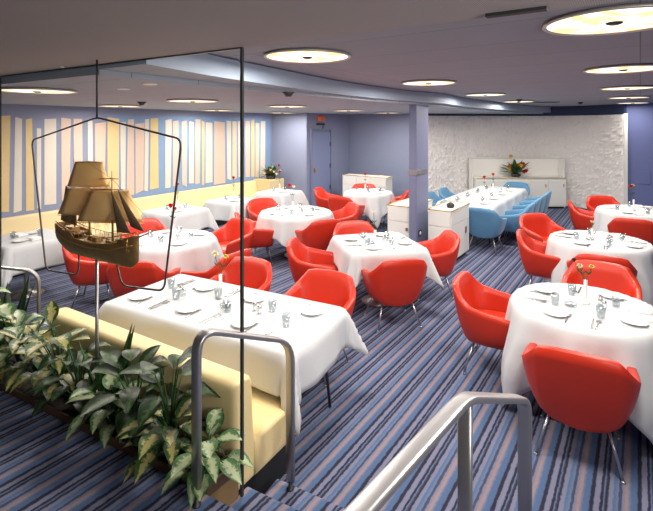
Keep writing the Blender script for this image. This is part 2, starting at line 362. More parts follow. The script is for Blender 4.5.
c0 = Vector((1.42, 7.2)); cp = [c0, c0+A*.5, c0+A*.5+Bv*.125, c0+Bv*.125]
bm = nb(); prism(bm, cp, 0, 2.56); bmesh.ops.bevel(bm, geom=list(bm.edges), offset=.008, segments=2, affect='EDGES')
colm = struct('wall_column', bm, M['col_'])
bm = nb(); q = c0 - A*.006 + Bv*.0 - Bv*.006
prism(bm, [c0-A*.01-Bv*.01, c0+A*.42-Bv*.01, c0+A*.42+Bv*.135, c0-A*.01+Bv*.135], 1.42, 1.50); box(bm, (*(c0-Bv*.02+A*.08), 1.46), (.05, .05, .055), atan2(A.y, A.x), bev=.006)
tag(obj('column_bracket', bm, M['steel']), 'grey metal band clamped round the blue column', 'bracket')
bm = nb(); arz = atan2(A.y, A.x); box(bm, (*(c0+A*.13-Bv*.006), .48), (.10, .012, .10), arz, bev=.003); ob = obj('wall_socket', bm, M['dark_metal']); tag(ob, 'dark square socket low on the blue column', 'socket')
bm = nb(); lathe(bm, [(0, 0), (.03, 0), (.03, .008), (0, .008)], 14); bmesh.ops.rotate(bm, cent=(0, 0, 0), matrix=Matrix.Rotation(pi/2, 3, 'X') , verts=bm.verts); bmesh.ops.rotate(bm, cent=(0, 0, 0), matrix=Matrix.Rotation(arz, 3, 'Z'), verts=bm.verts); bmesh.ops.translate(bm, vec=(*(c0+A*.13-Bv*.012), .48), verts=bm.verts)
obj('socket_face', bm, M['white'], ob, label='round pale socket insert')
bm = nb(); wr = (Vector((10.2, 8.9))-Vector((7.22, 10.95))).normalized(); q = Vector((7.22, 10.95))+wr*.36+Vector((wr.y, -wr.x))*.008
box(bm, (*q, .98), (.22, .014, .30), atan2(wr.y, wr.x), bev=.004); tag(obj('access_panel', bm, M['wall_r']), 'small flush square panel on the violet wall at far right', 'panel')

# ------------------------------------------------------------------ ceilings
F = catmull([tuple(GP(.78, .01)), (-.76, 3.61), (.1, 5.28), (.72, 6.2), (1.32, 6.93), (1.95, 7.55), (2.8, 8.9), (4.1, 10.5), (5.3, 11.95), (6.6, 12.9)], 6)
bm = nb(); prism(bm, [(-9.5, -2), (-1.4, -2), (10.8, -2), (10.8, 14.6), (-9.5, 14.6)], 2.74, 2.86); struct('ceiling', bm, M['ceil'])
bm = nb(); prism(bm, [tuple(p) for p in F] + [(6.6, 14.4), (-9, 14.4), tuple(GP(9.5, .01))], 2.575, 2.73); o = struct('ceiling_low', bm, [M['ceil_low'], M['fascia']])
for f in o.data.polygons:
    if abs(f.normal.z) < .3: f.material_index = 1
bm = nb(); prism(bm, [tuple(GP(1.26, .01)), (-.77, 4.2), (.62, 6.25), (1.30, 7.02), (1.9, 7.68), (2.7, 9.0), (3.98, 10.6), (5.1, 11.95), (6.0, 12.6), (6.0, 14.3), (-8.9, 14.3), tuple(GP(9.4, .01))], 2.54, 2.574); struct('ceiling_low_left', bm, M['ceil_low'])
e0 = -GL; en = Vector((e0.y, -e0.x))
bm = nb(); q0 = G0 + e0*7 ; q1 = G0 - e0*6
prism(bm, [q1, q0, q0+en*4, q1+en*4], 2.605, 2.73) if en.y < 0 else prism(bm, [q1, q0, q0-en*4, q1-en*4], 2.605, 2.73)
struct('ceiling_entry', bm, M['ceil_entry'])

# ceiling lamps
def make_light():
    t = thing('ceiling_light', 'x', 'ceiling light')
    b = nb(); lathe(b, [(.29, 0), (.32, -.003), (.330, -.012), (.330, -.018), (.322, -.023), (.312, -.02), (.308, -.012), (.29, -.01)], 48); obj('light_rim', b, M['rim'], t)
    b = nb(); lathe(b, [(0, -.018), (.15, -.018), (.31, -.014), (.31, -.004), (0, -.004)], 48); obj('diffuser', b, M['diffuser'], t)
    b = nb(); lathe(b, [(0, -.030), (.02, -.029), (.035, -.024), (.04, -.018), (0, -.018)], 20)
    obj('centre_cap', b, M['dark_metal'], t, label='small dark centre cap')
    return t
lt = make_light()
LN = ['big round ceiling lamp just right of the glass screen top', 'round ceiling lamp above and left of the blue column', 'third round ceiling lamp of the row, right of the column top', 'far round ceiling lamp before the white relief wall',
      'largest round ceiling lamp at the top right corner', 'second round ceiling lamp down the right edge', 'third round ceiling lamp down the right edge', 'fourth round ceiling lamp down the right edge', 'farthest round ceiling lamp over the violet wall',
      'round ceiling lamp at far left above the mural', 'round lamp on the low ceiling above the right half of the mural', 'round lamp on the low ceiling in front of the red sign', 'round lamp on the low ceiling over the low white sideboard', 'small far lamp on the low ceiling beside the column top',
      'round lamp above the ship model, close to the mural wall', 'small round lamp near the right end of the mural', 'farthest small lamp over the flower box corner']
for i, (x, y, z) in enumerate(LIGHTS):
    if i == 0: lt.location = (x, y, z); lt['label'] = LN[0]; lt['group'] = 'round ceiling lamps'
    else: dup(lt, (x, y, z), i*.7, LN[i], 'round ceiling lamps')
SENS = [(-.38, 4.55, 2.54, 'small dark ceiling sensor behind the glass screen edge'), (-2.6, 6.4, 2.54, 'small dark ceiling sensor above the ship model'), (3.9, 9.2, 2.74, 'small dark ceiling sensor over the long blue-chair table'), (5.75, 10.3, 2.74, 'small dark ceiling sensor above the far red chairs')]
for i, (x, y, z, lb) in enumerate(SENS):
    b = nb(); lathe(b, [(0, -.045), (.03, -.045), (.045, -.02), (.065, 0), (0, 0)], 14, (x, y, z-.001)); tag(obj('ceiling_sensor', b, M['dark_metal']), lb, 'sensor', 'ceiling sensors')
SP = [(-1.42, 3.66, 2.54, 'small white spotlight in the ceiling behind the hanging rod'), (-1.85, 4.15, 2.54, 'small white spotlight left of the mural lamp'), (-1.80, 3.10, 2.605, 'tiny white spotlight on the dark entry ceiling')]
for i, (x, y, z, lb) in enumerate(SP):
    b = nb(); lathe(b, [(0, -.008), (.05, -.008), (.06, 0), (0, 0)] if i < 2 else [(0, -.006), (.012, -.006), (.015, 0), (0, 0)], 18, (x, y, z-.001)); tag(obj('recessed_spotlight', b, M['white']), lb, 'spotlight')
b = nb(); box(b, (.665, 1.60, 2.60), (.20, .035, .012), radians(-33)); tag(obj('ceiling_vent', b, M['black']), 'narrow black slot vent along the edge of the dark entry ceiling', 'vent')
for i, (x, y) in enumerate(((5.0, 10.1), (4.6, 10.1))):
    b = nb()
    for k in range(4): box(b, (x, y+k*.05, 2.732), (.34, .028, .012))
    tag(obj('ceiling_grille', b, M['dark_metal']), ['dark slotted grille in the far ceiling, right one of a pair', 'dark slotted grille in the far ceiling, left one of a pair'][i], 'grille')

# ------------------------------------------------------------------ glass screen, planter
t = thing('glass_screen', 'floor to ceiling clear glass screen between landing and dining room', 'glass screen')
b = nb(); prism(b, [GP(.012, -.006), GP(2.60, -.006), GP(2.60, .006), GP(.012, .006)], .31, 2.604); obj('glass_pane', b, M['pane'], t)
b = nb(); prism(b, [GP(2.62, -.006), GP(4.4, -.006), GP(4.4, .006), GP(2.62, .006)], .31, 2.604); obj('glass_pane', b, M['pane'], t)
b = nb(); prism(b, [GP(-.002, -.007), GP(.0115, -.007), GP(.0115, .007), GP(-.002, .007)], .30, 2.604); obj('edge_post', b, M['edge'], t, label='dark vertical edge strip')
b = nb(); prism(b, [GP(2.601, -.008), GP(2.619, -.008), GP(2.619, .008), GP(2.601, .008)], .30, 2.604); obj('edge_post', b, M['edge'], t)
b = nb(); prism(b, [GP(0.012, -.007), GP(4.4, -.007), GP(4.4, .007), GP(0.012, .007)], 2.597, 2.6045); obj('head_channel', b, M['edge'], t)
pa, pb = LP(0, .004), LP(4.2, .004); pc, pd = GP(4.3, -.02), GP(.01, -.02)
t = thing('planter_box', 'long low dark wooden planter along the landing below the glass', 'planter')
b = nb(); prism(b, [pa, pb, pc, pd], .0, .43); obj('planter_body', b, M['brownwood'], t)
cen = (pa+pb+pc+pd)/4; th = .014
def rimseg(p, q, inn):
    d = (q-p).normalized(); n = Vector((-d.y, d.x)); n = n if n.dot(inn-p) > 0 else -n
    b = nb(); prism(b, [p, q, q+n*th, p+n*th], .43, .485); obj('planter_rim', b, M['wood'] if inn is cen else M['brownwood'], t)
rimseg(pa, pb, cen); rimseg(pd+GL*.0, pc, cen); rimseg(pa, pd, cen)
b = nb(); prism(b, [pa+N*.016-S*-.016, pb+N*.016, pc-GN*.016, pd-GN*.016+GL*.016], .431, .455); s_ = obj('potting_soil', b, M['soil'], t); s_['kind'] = 'stuff'

# leafy plants
def leaf(bm, base, d, up, L, W_, curl, mi, uvl):
    d = d.normalized(); side = d.cross(up).normalized(); upv = side.cross(d).normalized()
    nseg = 7; rows = []
    for i in range(nseg+1):
        t = i/nseg; wdt = W_*(sin(pi*min(1, t*1.02))**.75)*(1.25-t*.6) if i < nseg else 0.001
        if i == 0: wdt = .004
        ang = curl*t
        c = base + d*(L*(t - .18*curl*t*t)) - Vector((0, 0, 1))*(L*curl*.42*t*t)
        rows.append([(c - side*wdt + upv*wdt*.25, 0), (c - side*wdt*.5 + upv*wdt*.05, .25), (c, .5), (c + side*wdt*.5 + upv*wdt*.05, .75), (c + side*wdt + upv*wdt*.25, 1)])
    vr = [[bm.verts.new(p) for p, _ in r] for r in rows]
    for i in range(nseg):
        for k in range(4):
            f = bm.faces.new((vr[i][k], vr[i][k+1], vr[i+1][k+1], vr[i+1][k])); f.smooth = True; f.material_index = mi
            for lp, (uu, vv) in zip(f.loops, ((k/4, i/nseg), ((k+1)/4, i/nseg), ((k+1)/4, (i+1)/nseg), (k/4, (i+1)/nseg))): lp[uvl].uv = (uu, vv)
def plant(x, y, z, kind, h, nl, L, W_, seed, label, lean=0, mats=None):
    r = random.Random(seed); t = thing('potted_plant', label, 'plant', (x, y, z), 0, 'leafy plants in the planter')
    b = nb(); uvl = b.loops.layers.uv.new('UVMap'); sb = nb()
    for k in range(nl):
        a = k*2.4 + r.random()*.8; e = (k/nl)
        if kind == 'spike':
            d = Vector((cos(a)*.35, sin(a)*.35 - .1*lean, 1.0+r.random()*.3)); base = Vector((cos(a)*.02, sin(a)*.02, .02))
            leaf(b, base, d, Vector((cos(a), sin(a), .1)), L*r.uniform(.7, 1.1), W_*.9, .15+r.random()*.2, 0, uvl)
        else:
            hh = h*(.25+.75*e)*r.uniform(.85, 1.1); out = .05+.06*(1-e)
            base = Vector((cos(a)*out, sin(a)*out - lean*hh*.35, hh))
            el = r.uniform(-.15, .55) if e < .6 else r.uniform(.3, 1.1)
            d = Vector((cos(a), sin(a) - lean*.5, el)); leaf(b, base, d, Vector((0, 0, 1)), L*r.uniform(.75, 1.15), W_*r.uniform(.8, 1.15), r.uniform(.4, 1.1), 0, uvl)
            tube(sb, [(0, 0, .0), tuple(Vector((base.x*.4, base.y*.4, hh*.6))), tuple(base), tuple(base + d.normalized()*.02)], [.006, .005, .003, .002], 5)
    if kind == 'spike': lathe(sb, [(0, 0), (.03, 0), (.025, .03), (0, .04)], 8)
    obj('foliage', b, mats, t, recalc=False); obj('stem', sb, M['green'], t)
    return t
PL = [(.10, .10, 'broad', 0.22, 17, 0.19, .045, 'leaf3', 'bright pale green leafed plant at the right end of the planter', .5),
      (.32, .09, 'broad', 0.27, 19, 0.21, .05, 'leaf2', 'yellow and green variegated plant behind the handrail post', .9),
      (.40, .14, 'broad', 0.57, 14, 0.22, .07, 'leaf1', 'tall very dark broad leaved plant next to the handrail', .2),
      (.66, .12, 'broad', 0.46, 20, 0.22, .055, 'leaf1', 'dark bushy plant left of the variegated one', .6),
      (.80, .08, 'broad', 0.32, 14, 0.19, .045, 'leaf3', 'plant with two hanging pale leaves in the planter middle', 1.0),
      (.95, .15, 'spike', .40, 11, .56, .035, 'leaf4', 'spiky upright plant rising in the planter middle', 0),
      (1.15, .10, 'broad', 0.41, 20, 0.22, .05, 'leaf1', 'dark green plant under the ship model post', .7),
      (1.38, .12, 'broad', 0.49, 20, 0.24, .055, 'leaf2', 'large yellow veined plant under the ship model', .8),
      (1.60, .10, 'broad', 0.46, 19, 0.22, .05, 'leaf2', 'pale yellow edged plant left of the ship post', .8),
      (1.85, .12, 'broad', 0.49, 19, 0.24, .055, 'leaf3', 'light silvery green plant near the left end', .7),
      (2.10, .10, 'broad', 0.46, 20, 0.22, .05, 'leaf2', 'yellow green plant towards the left end', .8),
      (2.20, .18, 'spike', .40, 11, .60, .04, 'leaf1', 'dark spiky plant beside the left frame edge', 0),
      (2.45, .14, 'broad', 0.51, 20, 0.25, .06, 'leaf3', 'pale leafed plant low at the left frame edge', .7),
      (2.75, .16, 'broad', 0.57, 22, 0.27, .06, 'leaf1', 'darkest big plant cut by the left frame edge', .5)]
for i, (s, n, kd, h, nl, Ln, Wd, mt, lb, lean) in enumerate(PL):
    q = LP(s, n+.02*s); plant(q.x, q.y, .454, kd, h, nl, Ln, Wd, 40+i, lb, lean, M[mt])

# ------------------------------------------------------------------ cream bench behind the glass
def extr(bm, prof, f, t0, t1, mi=0, bevel=0):
    a = [bm.verts.new((*f(t0, p[0]), p[1])) for p in prof]; b_ = [bm.verts.new((*f(t1, p[0]), p[1])) for p in prof]; k = len(prof)
    bm.faces.new(a).material_index = mi; bm.faces.new(b_[::-1]).material_index = mi
    for i in range(k): bm.faces.new((a[i], a[(i+1) % k], b_[(i+1) % k], b_[i])).material_index = mi
def arcp(cx, cz, r, a0, a1, n=5): return [(cx+r*cos(radians(a0+(a1-a0)*i/n)), cz+r*sin(radians(a0+(a1-a0)*i/n))) for i in range(n+1)]
def loft(bm, prof, f, t0, t1, r=.035):
    cx = sum(p[0] for p in prof)/len(prof); cz = sum(p[1] for p in prof)/len(prof); w_ = (max(p[0] for p in prof)-min(p[0] for p in prof))/2; h_ = (max(p[1] for p in prof)-min(p[1] for p in prof))/2
    secs = []
    for k in range(6):
        a = pi/2*k/5; secs.append((t0 + r*(1-sin(a)), r*(1-cos(a))))
    secs = secs[::-1]; secs = [(t0+r*(1-cos(pi/2*k/5)), r*(1-sin(pi/2*k/5))) for k in range(6)]
    secs += [(t1-(t-t0), q) for t, q in secs[::-1]]
    R_ = []
    for t, q in secs: R_.append([bm.verts.new((*f(t, cx+(p[0]-cx)*(1-q/w_)), cz+(p[1]-cz)*(1-q/h_))) for p in prof])
    n = len(prof)
    for a, c in zip(R_, R_[1:]):
        for i in range(n): bm.faces.new((a[i], a[(i+1) % n], c[(i+1) % n], c[i])).smooth = True
    bm.faces.new(R_[0]); bm.faces.new(R_[-1][::-1])
t = thing('bench_seat', 'cream upholstered bench backing onto the glass screen beside the front table', 'bench')
b = nb(); loft(b, [(.03, .22), (.03, .5), (.03, .76)] + arcp(.07, .78, .04, 180, 90) + arcp(.14, .77, .05, 90, 0) + [(.20, .60), (.215, .42), (.215, .22)], GP, .09, 1.95)
obj('backrest', b, M['cream'], t)
b = nb(); loft(b, [(.218, .22), (.218, .44), (.4, .45)] + arcp(.60, .40, .045, 90, 0) + [(.635, .30), (.62, .22)], GP, .085, 1.95)
obj('seat', b, M['cream'], t)
b = nb(); prism(b, [GP(.14, .04), GP(1.9, .04), GP(1.9, .56), GP(.14, .56)], 0, .219); obj('kick_base', b, M['black'], t, label='black recessed plinth')

# wall bench along the mural
wl = Vector(W[1])
def WP(s, n): return wl + wd_*s + wn*n
t = thing('wall_bench', 'long cream upholstered bench running below the strip mural', 'bench')
b = nb(); extr(b, [(.02, .28), (.02, .76)] + arcp(.06, .76, .04, 180, 90, 3) + arcp(.10, .76, .04, 90, 0, 3) + [(.20, .44), (.20, .28)], WP, -4.2, 5.65); obj('backrest', b, M['creamwall'], t)
b = nb(); extr(b, [(.202, .22), (.202, .42)] + arcp(.58, .38, .05, 90, 0) + [(.63, .24), (.6, .22)], WP, -4.2, 5.65); obj('seat', b, M['creamwall'], t)
b = nb(); prism(b, [WP(-4.1, .03), WP(5.6, .03), WP(5.6, .56), WP(-4.1, .56)], 0, .219); obj('kick_base', b, M['black'], t, label='black recessed plinth')
b = nb(); prism(b, [WP(5.66, .03), WP(6.22, .03), WP(6.22, .62), WP(5.66, .62)], 0, .83); bmesh.ops.bevel(b, geom=list(b.edges), offset=.012, segments=2, affect='EDGES'); tag(obj('flower_stand', b, M['creamwall']), 'cream box at the far end of the wall bench', 'stand')

# ------------------------------------------------------------------ handrails
def sweep(bm, pts, wdir, wd, th, mi=0, rr=.45):
    # rounded flat bar swept along a path; wdir = horizontal width direction
    pts = [Vector(p) for p in pts]; rings = []; seg = 12
    wv = Vector((wdir[0], wdir[1], 0)).normalized()
    for i, p in enumerate(pts):
        d = (pts[min(i+1, len(pts)-1)]-pts[max(i-1, 0)]).normalized(); nv = d.cross(wv).normalized()
        ring = []
        for k in range(seg):
            a = 2*pi*(k+.5)/seg; c, s = cos(a), sin(a); c = math.copysign(abs(c)**rr, c); s = math.copysign(abs(s)**rr, s)
            ring.append(bm.verts.new(p + wv*c*wd/2 + nv*s*th/2))
        rings.append(ring)
    for a, b_ in zip(rings, rings[1:]):
        for k in range(seg):
            f = bm.faces.new((a[k], a[(k+1) % seg], b_[(k+1) % seg], b_[k])); f.smooth = True
    bm.faces.new(rings[0][::-1]); bm.faces.new(rings[-1])
def bend(pts, r, n=6):
    P = [Vector(p) for p in pts]; out = [P[0]]
    for i in range(1, len(P)-1):
        a = (P[i-1]-P[i]); c = (P[i+1]-P[i]); ra = min(r, a.length*.45, c.length*.45); p0 = P[i]+a.normalized()*ra; p1 = P[i]+c.normalized()*ra
        for k in range(n+1):
            t = k/n; out.append((1-t)**2*p0 + 2*t*(1-t)*P[i] + t*t*p1)
    out.append(P[-1]); return out
def foot(b, x, y, z, h=.05): lathe(b, [(0, 0), (.022, 0), (.022, .006), (.011, .008), (.011, h), (0, h)], 12, (x, y, z))
def hoop(name, p1, z1, t1, p2, z2, t2, label, back=None):
    t = thing(name, label, 'handrail')
    d = Vector((p2[0]-p1[0], p2[1]-p1[1])).normalized(); wv = (-d.y, d.x)
    b = nb()
    if back:
        sweep(b, bend([(*back, .50), (*back, t1), (*p1, t1), (*p2, t2), (*p2, z2+.05)], .07), wv, .058, .026)
        obj('rail_hoop', b, M['steel'], t)
        b = nb(); sweep(b, [(*p1, z1+.05), (*p1, z1+.4), (*p1, t1-.012)], wv, .050, .024); obj('rail_post', b, M['steel'], t)
        b = nb(); foot(b, *back, .4505)
        obj('rail_foot', b, M['dark_metal'], t)
    else:
        sweep(b, bend([(*p1, z1+.05), (*p1, t1), (*p2, t2), (*p2, z2+.05)], .12), wv, .058, .026); obj('rail_hoop', b, M['steel'], t)
    for p, z in ((p1, z1), (p2, z2)):
        b = nb(); foot(b, *p, z+.0005); obj('rail_foot', b, M['dark_metal'], t)
    return t
hoop('stair_handrail', (-.60, 2.10), .45, 1.26, (-.204, 2.57), .15, .985, 'grey steel hoop handrail standing at the right end of the planter')
hoop('stair_handrail', (.475, 1.56), .45, 1.27, (.872, 2.0), .15, 1.0, 'grey steel handrail in the right foreground running towards the viewer', back=(-.12, .86))
# stair on the far side of the planter, left
hoop('stair_handrail', (-2.95, 3.62), .0, 1.12, (-2.44, 3.86), .0, .97, 'slim steel hoop handrail cut by the left frame edge')

# ------------------------------------------------------------------ ship model in its hanging frame
S0 = G0 - GN*.13
def SP3(t, z, wq=0): q = S0 + GL*t + GN*wq; return (q.x, q.y, z)
TC = 1.06
t = thing('ship_display_frame', 'thin bent metal frame with rod hanging from the ceiling round the ship model', 'display frame')
b = nb(); tube(b, [SP3(TC, 2.604), SP3(TC, 2.25)], .006, 8); obj('hanging_rod', b, M['dark_metal'], t)
b = nb(); tube(b, bend([SP3(TC+.19, 1.405), SP3(TC+.20, 1.255), SP3(TC+.585, 1.225), SP3(TC+.775, 2.10), SP3(TC, 2.252), SP3(TC-.755, 2.13), SP3(TC-.615, 1.31), SP3(TC-.25, 1.27), SP3(TC-.19, 1.405)], .05), .0058, 8); obj('frame_loop', b, M['framegrey'], t)
b = nb(); tube(b, [SP3(TC, .455), SP3(TC, 1.385)], .010, 10); obj('support_post', b, M['steel'], t)
t = thing('ship_model', 'gilded metal model of a two masted sailing ship in the hanging frame', 'ship model', SP3(TC, 1.385), atan2(-GL.y, -GL.x) )
# local: +x bow, y beam, z up
HL = .40
def hw(x):   # half width
    k = (x+HL)/(2*HL); return .062*(sin(pi*min(1, max(0, .16+k*.84)))**.55) if k < .98 else .004
b = nb(); rings = []
NS = 22
for i in range(NS+1):
    k = i/NS; x = -HL+2*HL*k; wv = max(.004, .060*(1-abs(2*k-.85)**3.2*.62)) if k < .9 else max(.004, .060*(1-abs(2*.9-.85)**3.2*.62)*(1-(k-.9)/.1)**.6)
    keel = .0 + .055*(max(0, .18-k)/.18)**1.4 + .05*(max(0, k-.9)/.1)**1.5
    sheer = .118 + .05*(2*k-.9)**2 + (.028 if k < .28 else 0) + (.02 if k > .84 else 0)
    ring = []
    for j in range(13):
        a = pi*j/12; yy = -cos(a)*wv; q = sin(a); zz = sheer - (sheer-keel)*(q**.6)
        yy *= 1.0 if j in (0, 12) else (1.04 - .25*q**3)
        ring.append(b.verts.new((x, yy, zz)))
    rings.append(ring)
for a_, c_ in zip(rings, rings[1:]):
    for j in range(12): f = b.faces.new((a_[j], a_[j+1], c_[j+1], c_[j])); f.smooth = True
b.faces.new(rings[0]); b.faces.new(rings[-1][::-1])
bmesh.ops.recalc_face_normals(b, faces=b.faces)
obj('hull', b, M['bronze'], t, recalc=False)
hull = t.children[0]; sm = hull.modifiers.new('sol', 'SOLIDIFY'); sm.thickness = .004; sm.offset = -1
b = nb()
for i in range(NS):
    def dk(i): k = i/NS; return rings and (k, -HL+2*HL*k)
for (x0, x1, z) in ((-.385, -.17, .142), (-.17, .26, .112), (.26, .345, .14)):
    box(b, ((x0+x1)/2, 0, z), (x1-x0, .088 if x1 < .3 else .055, .006))
box(b, (-.27, 0, .158), (.09, .05, .03), bev=.003); box(b, (-.02, 0, .127), (.10, .04, .026), bev=.003); box(b, (.14, 0, .125), (.05, .035, .02), bev=.003)
obj('deck', b, M['bronze'], t)
b = nb()
for sy in (-1, 1):
    for i in range(16):
        x = -.37+i*.045; wv = .055 if x < .25 else .04
        tube(b, [(x, sy*wv, .125 + .04*(x/.4)**2), (x, sy*wv, .158 + .05*(x/.4)**2)], .0018, 4)
    tube(b, [(-.38, sy*.045, .20), (-.2, sy*.058, .166), (0, sy*.06, .158), (.2, sy*.055, .17), (.36, sy*.02, .205)], .003, 5)
    tube(b, [(-.39, sy*.042, .13), (-.2, sy*.063, .098), (0, sy*.066, .088), (.2, sy*.06, .098), (.37, sy*.02, .14)], .004, 5)
obj('railing', b, M['brass'], t)
for (mx, mz, nm) in ((-.075, .600, 'main'), (.16, .55, 'fore'), ):
    b = nb(); tube(b, [(mx, 0, .10), (mx-.005, 0, .35), (mx-.01, 0, mz)], [.007, .0055, .002], 8); lathe(b, [(0, 0), (.013, 0), (.015, .012), (0, .012)], 8, (mx-.006, 0, .36)); obj('mast', b, M['bronze'], t)
b = nb(); tube(b, [(-.24, 0, .13), (-.245, 0, .40), (-.25, 0, .61)], [.005, .004, .0015], 8); obj('mast', b, M['bronze'], t)
b = nb(); tube(b, [(.33, 0, .16), (.56, 0, .25)], [.006, .002], 7); obj('bowsprit', b, M['bronze'], t)
def sail(c, corners, bel, m, nm='sail'):
    # corners: 4 (x,y,z); bellied grid with thickness
    b = nb(); n = 8; g = []
    P = [Vector(p) for p in corners]; nv = (P[1]-P[0]).cross(P[3]-P[0]).normalized()
    for i in range(n+1):
        row = []
        for j in range(n+1):
            u, v = i/n, j/n; p = (P[0]*(1-u)+P[1]*u)*(1-v) + (P[3]*(1-u)+P[2]*u)*v
            row.append(b.verts.new(p + nv*bel*sin(pi*u)*sin(pi*min(1, v*.9+.1))))
        g.append(row)
    for i in range(n):
        for j in range(n):
            f = b.faces.new((g[i][j], g[i+1][j], g[i+1][j+1], g[i][j+1])); f.smooth = True
    bmesh.ops.remove_doubles(b, verts=b.verts, dist=1e-5)
    o = obj(nm, b, m, t); s = o.modifiers.new('sol', 'SOLIDIFY'); s.thickness = .003; return o
def yards(mx, spec, ry):
    b = nb()
    for (w_, z) in spec: tube(b, [(mx-sin(ry)*w_, -cos(ry)*w_, z), (mx, 0, z+.002), (mx+sin(ry)*w_, cos(ry)*w_, z)], [.002, .0035, .002], 6)
    obj('yards', b, M['brass'], t)
ry = radians(60)
def sq(mx, w0, z0, w1, z1, bel, dx=0, m='gold'):   # square sail: bottom half width w0 at z0, top w1 at z1
    sx, cy = sin(ry), cos(ry)
    # left end of the yard towards the stern and the viewer
    sail(None, [(mx-sx*w0+dx, -cy*w0, z0), (mx+sx*w0+dx, cy*w0, z0), (mx+sx*w1, cy*w1, z1), (mx-sx*w1, -cy*w1, z1)], bel, M[m])
sq(-.075, .20, .27, .135, .43, .035); sq(-.085, .135, .44, .085, .59, .022)
sq(.13, .20, .245, .115, .43, .04)
yards(-.08, [(.20, .262), (.14, .435), (.09, .592)], ry); yards(.135, [(.205, .238), (.12, .435), (.07, .50)], ry)
sail(None, [(-.40, 0, .20), (-.215, 0, .185), (-.225, .0, .34), (-.34, .0, .43)], .02, M['dkbronze'])
sail(None, [(.245, -.03, .20), (.375, -.035, .215), (.197, -.03, .43), (.190, -.03, .43)], .015, M['dkbronze'])
sail(None, [(.37, -.03, .25), (.49, -.03, .235), (.257, -.03, .45), (.250, -.03, .45)], .015, M['dkbronze'])
b = nb()
for mx, top in ((-.075, .42), (.16, .40), (-.24, .38)):
    for sy in (-1, 1):
        for k in range(4): tube(b, [(mx-.03+k*.02, sy*.056, .14), (mx-.005, 0, top)], .0009, 3, cap=False)
tube(b, [(.56, 0, .25), (.155, 0, .50)], .0011, 4); tube(b, [(.48, 0, .22), (.155, 0, .42)], .0011, 4); tube(b, [(-.245, 0, .5), (-.08, 0, .40)], .001, 4); tube(b, [(.15, 0, .5), (-.08, 0, .3)], .001, 4); tube(b, [(-.085, 0, .585), (.155, 0, .5)], .001, 4)
tube(b, [(-.39, 0, .2), (-.245, 0, .5)], .001, 4)
obj('rigging', b, M['dkbronze'], t)
b = nb(); tube(b, [(.36, -.045, .175), (.36, -.05, .11)], .0025, 5); tube(b, [(.335, -.05, .122), (.345, -.05, .11), (.36, -.05, .106), (.375, -.05, .11), (.385, -.05, .122)], .0025, 5); tube(b, [(.35, -.05, .165), (.37, -.05, .165)], .002, 5); obj('anchor', b, M['brass'], t)

# ------------------------------------------------------------------ armchairs
def chair_shell():
    b = nb()
    H = [((.225, .215, .265), (.285, .265, .40), (.318, .262, .548), (.268, .25, .552), (.225, .22, .36)),
         ((.238, .10, .26), (.312, .13, .41), (.338, .12, .572), (.285, .115, .578), (.24, .10, .36)),
         ((.240, -.03, .257), (.320, -.03, .43), (.345, -.04, .592), (.292, -.03, .598), (.245, -.03, .36)),
         ((.232, -.13, .255), (.315, -.16, .45), (.342, -.19, .625), (.292, -.16, .63), (.24, -.13, .36)),
         ((.205, -.185, .253), (.292, -.235, .46), (.312, -.262, .675), (.268, -.225, .68), (.22, -.175, .36)),
         ((.165, -.215, .252), (.248, -.285, .47), (.242, -.332, .768), (.212, -.278, .768), (.18, -.205, .36)),
         ((.10, -.228, .252), (.15, -.305, .47), (.15, -.352, .785), (.14, -.296, .785), (.11, -.215, .36)),
         ((0, -.232, .252), (0, -.312, .47), (0, -.360, .79), (0, -.304, .79), (0, -.22, .36))]
    colsR = H; colsL = [[(-x, y, z) for (x, y, z) in c] for c in H[:-1]]
    cols = list(colsR) + list(colsL[::-1]); V = [[b.verts.new(p) for p in c] for c in cols]
    for i in range(len(V)-1):
        for j in range(4): b.faces.new((V[i][j], V[i+1][j], V[i+1][j+1], V[i][j+1]))
    b.faces.new(V[0]); b.faces.new(V[-1][::-1])
    nV = len(V)
    for i in range(nV//2): b.faces.new((V[i][0], V[i+1][0], V[nV-2-i][0], V[nV-1-i][0])) if i < nV//2-1 or True and V[i+1][0] != V[nV-2-i][0] else b.faces.new((V[i][0], V[i+1][0], V[nV-1-i][0]))
    cr = b.edges.layers.float.new('crease_edge')
    for i in (4, 5, 9, 10):
        for j in (1, 2, 3):
            pass
    for e in b.edges:
        z = (e.verts[0].co.z+e.verts[1].co.z)/2
        if e.verts[0].co.z > .54 and e.verts[1].co.z > .54: e[cr] = .7
        if z < .27: e[cr] = .35
    for i in (3, 5, 9, 11):
        for j in (0, 1, 2):
            e = b.edges.get((V[i][j], V[i][j+1]))
            if e: e[cr] = .75
    return b
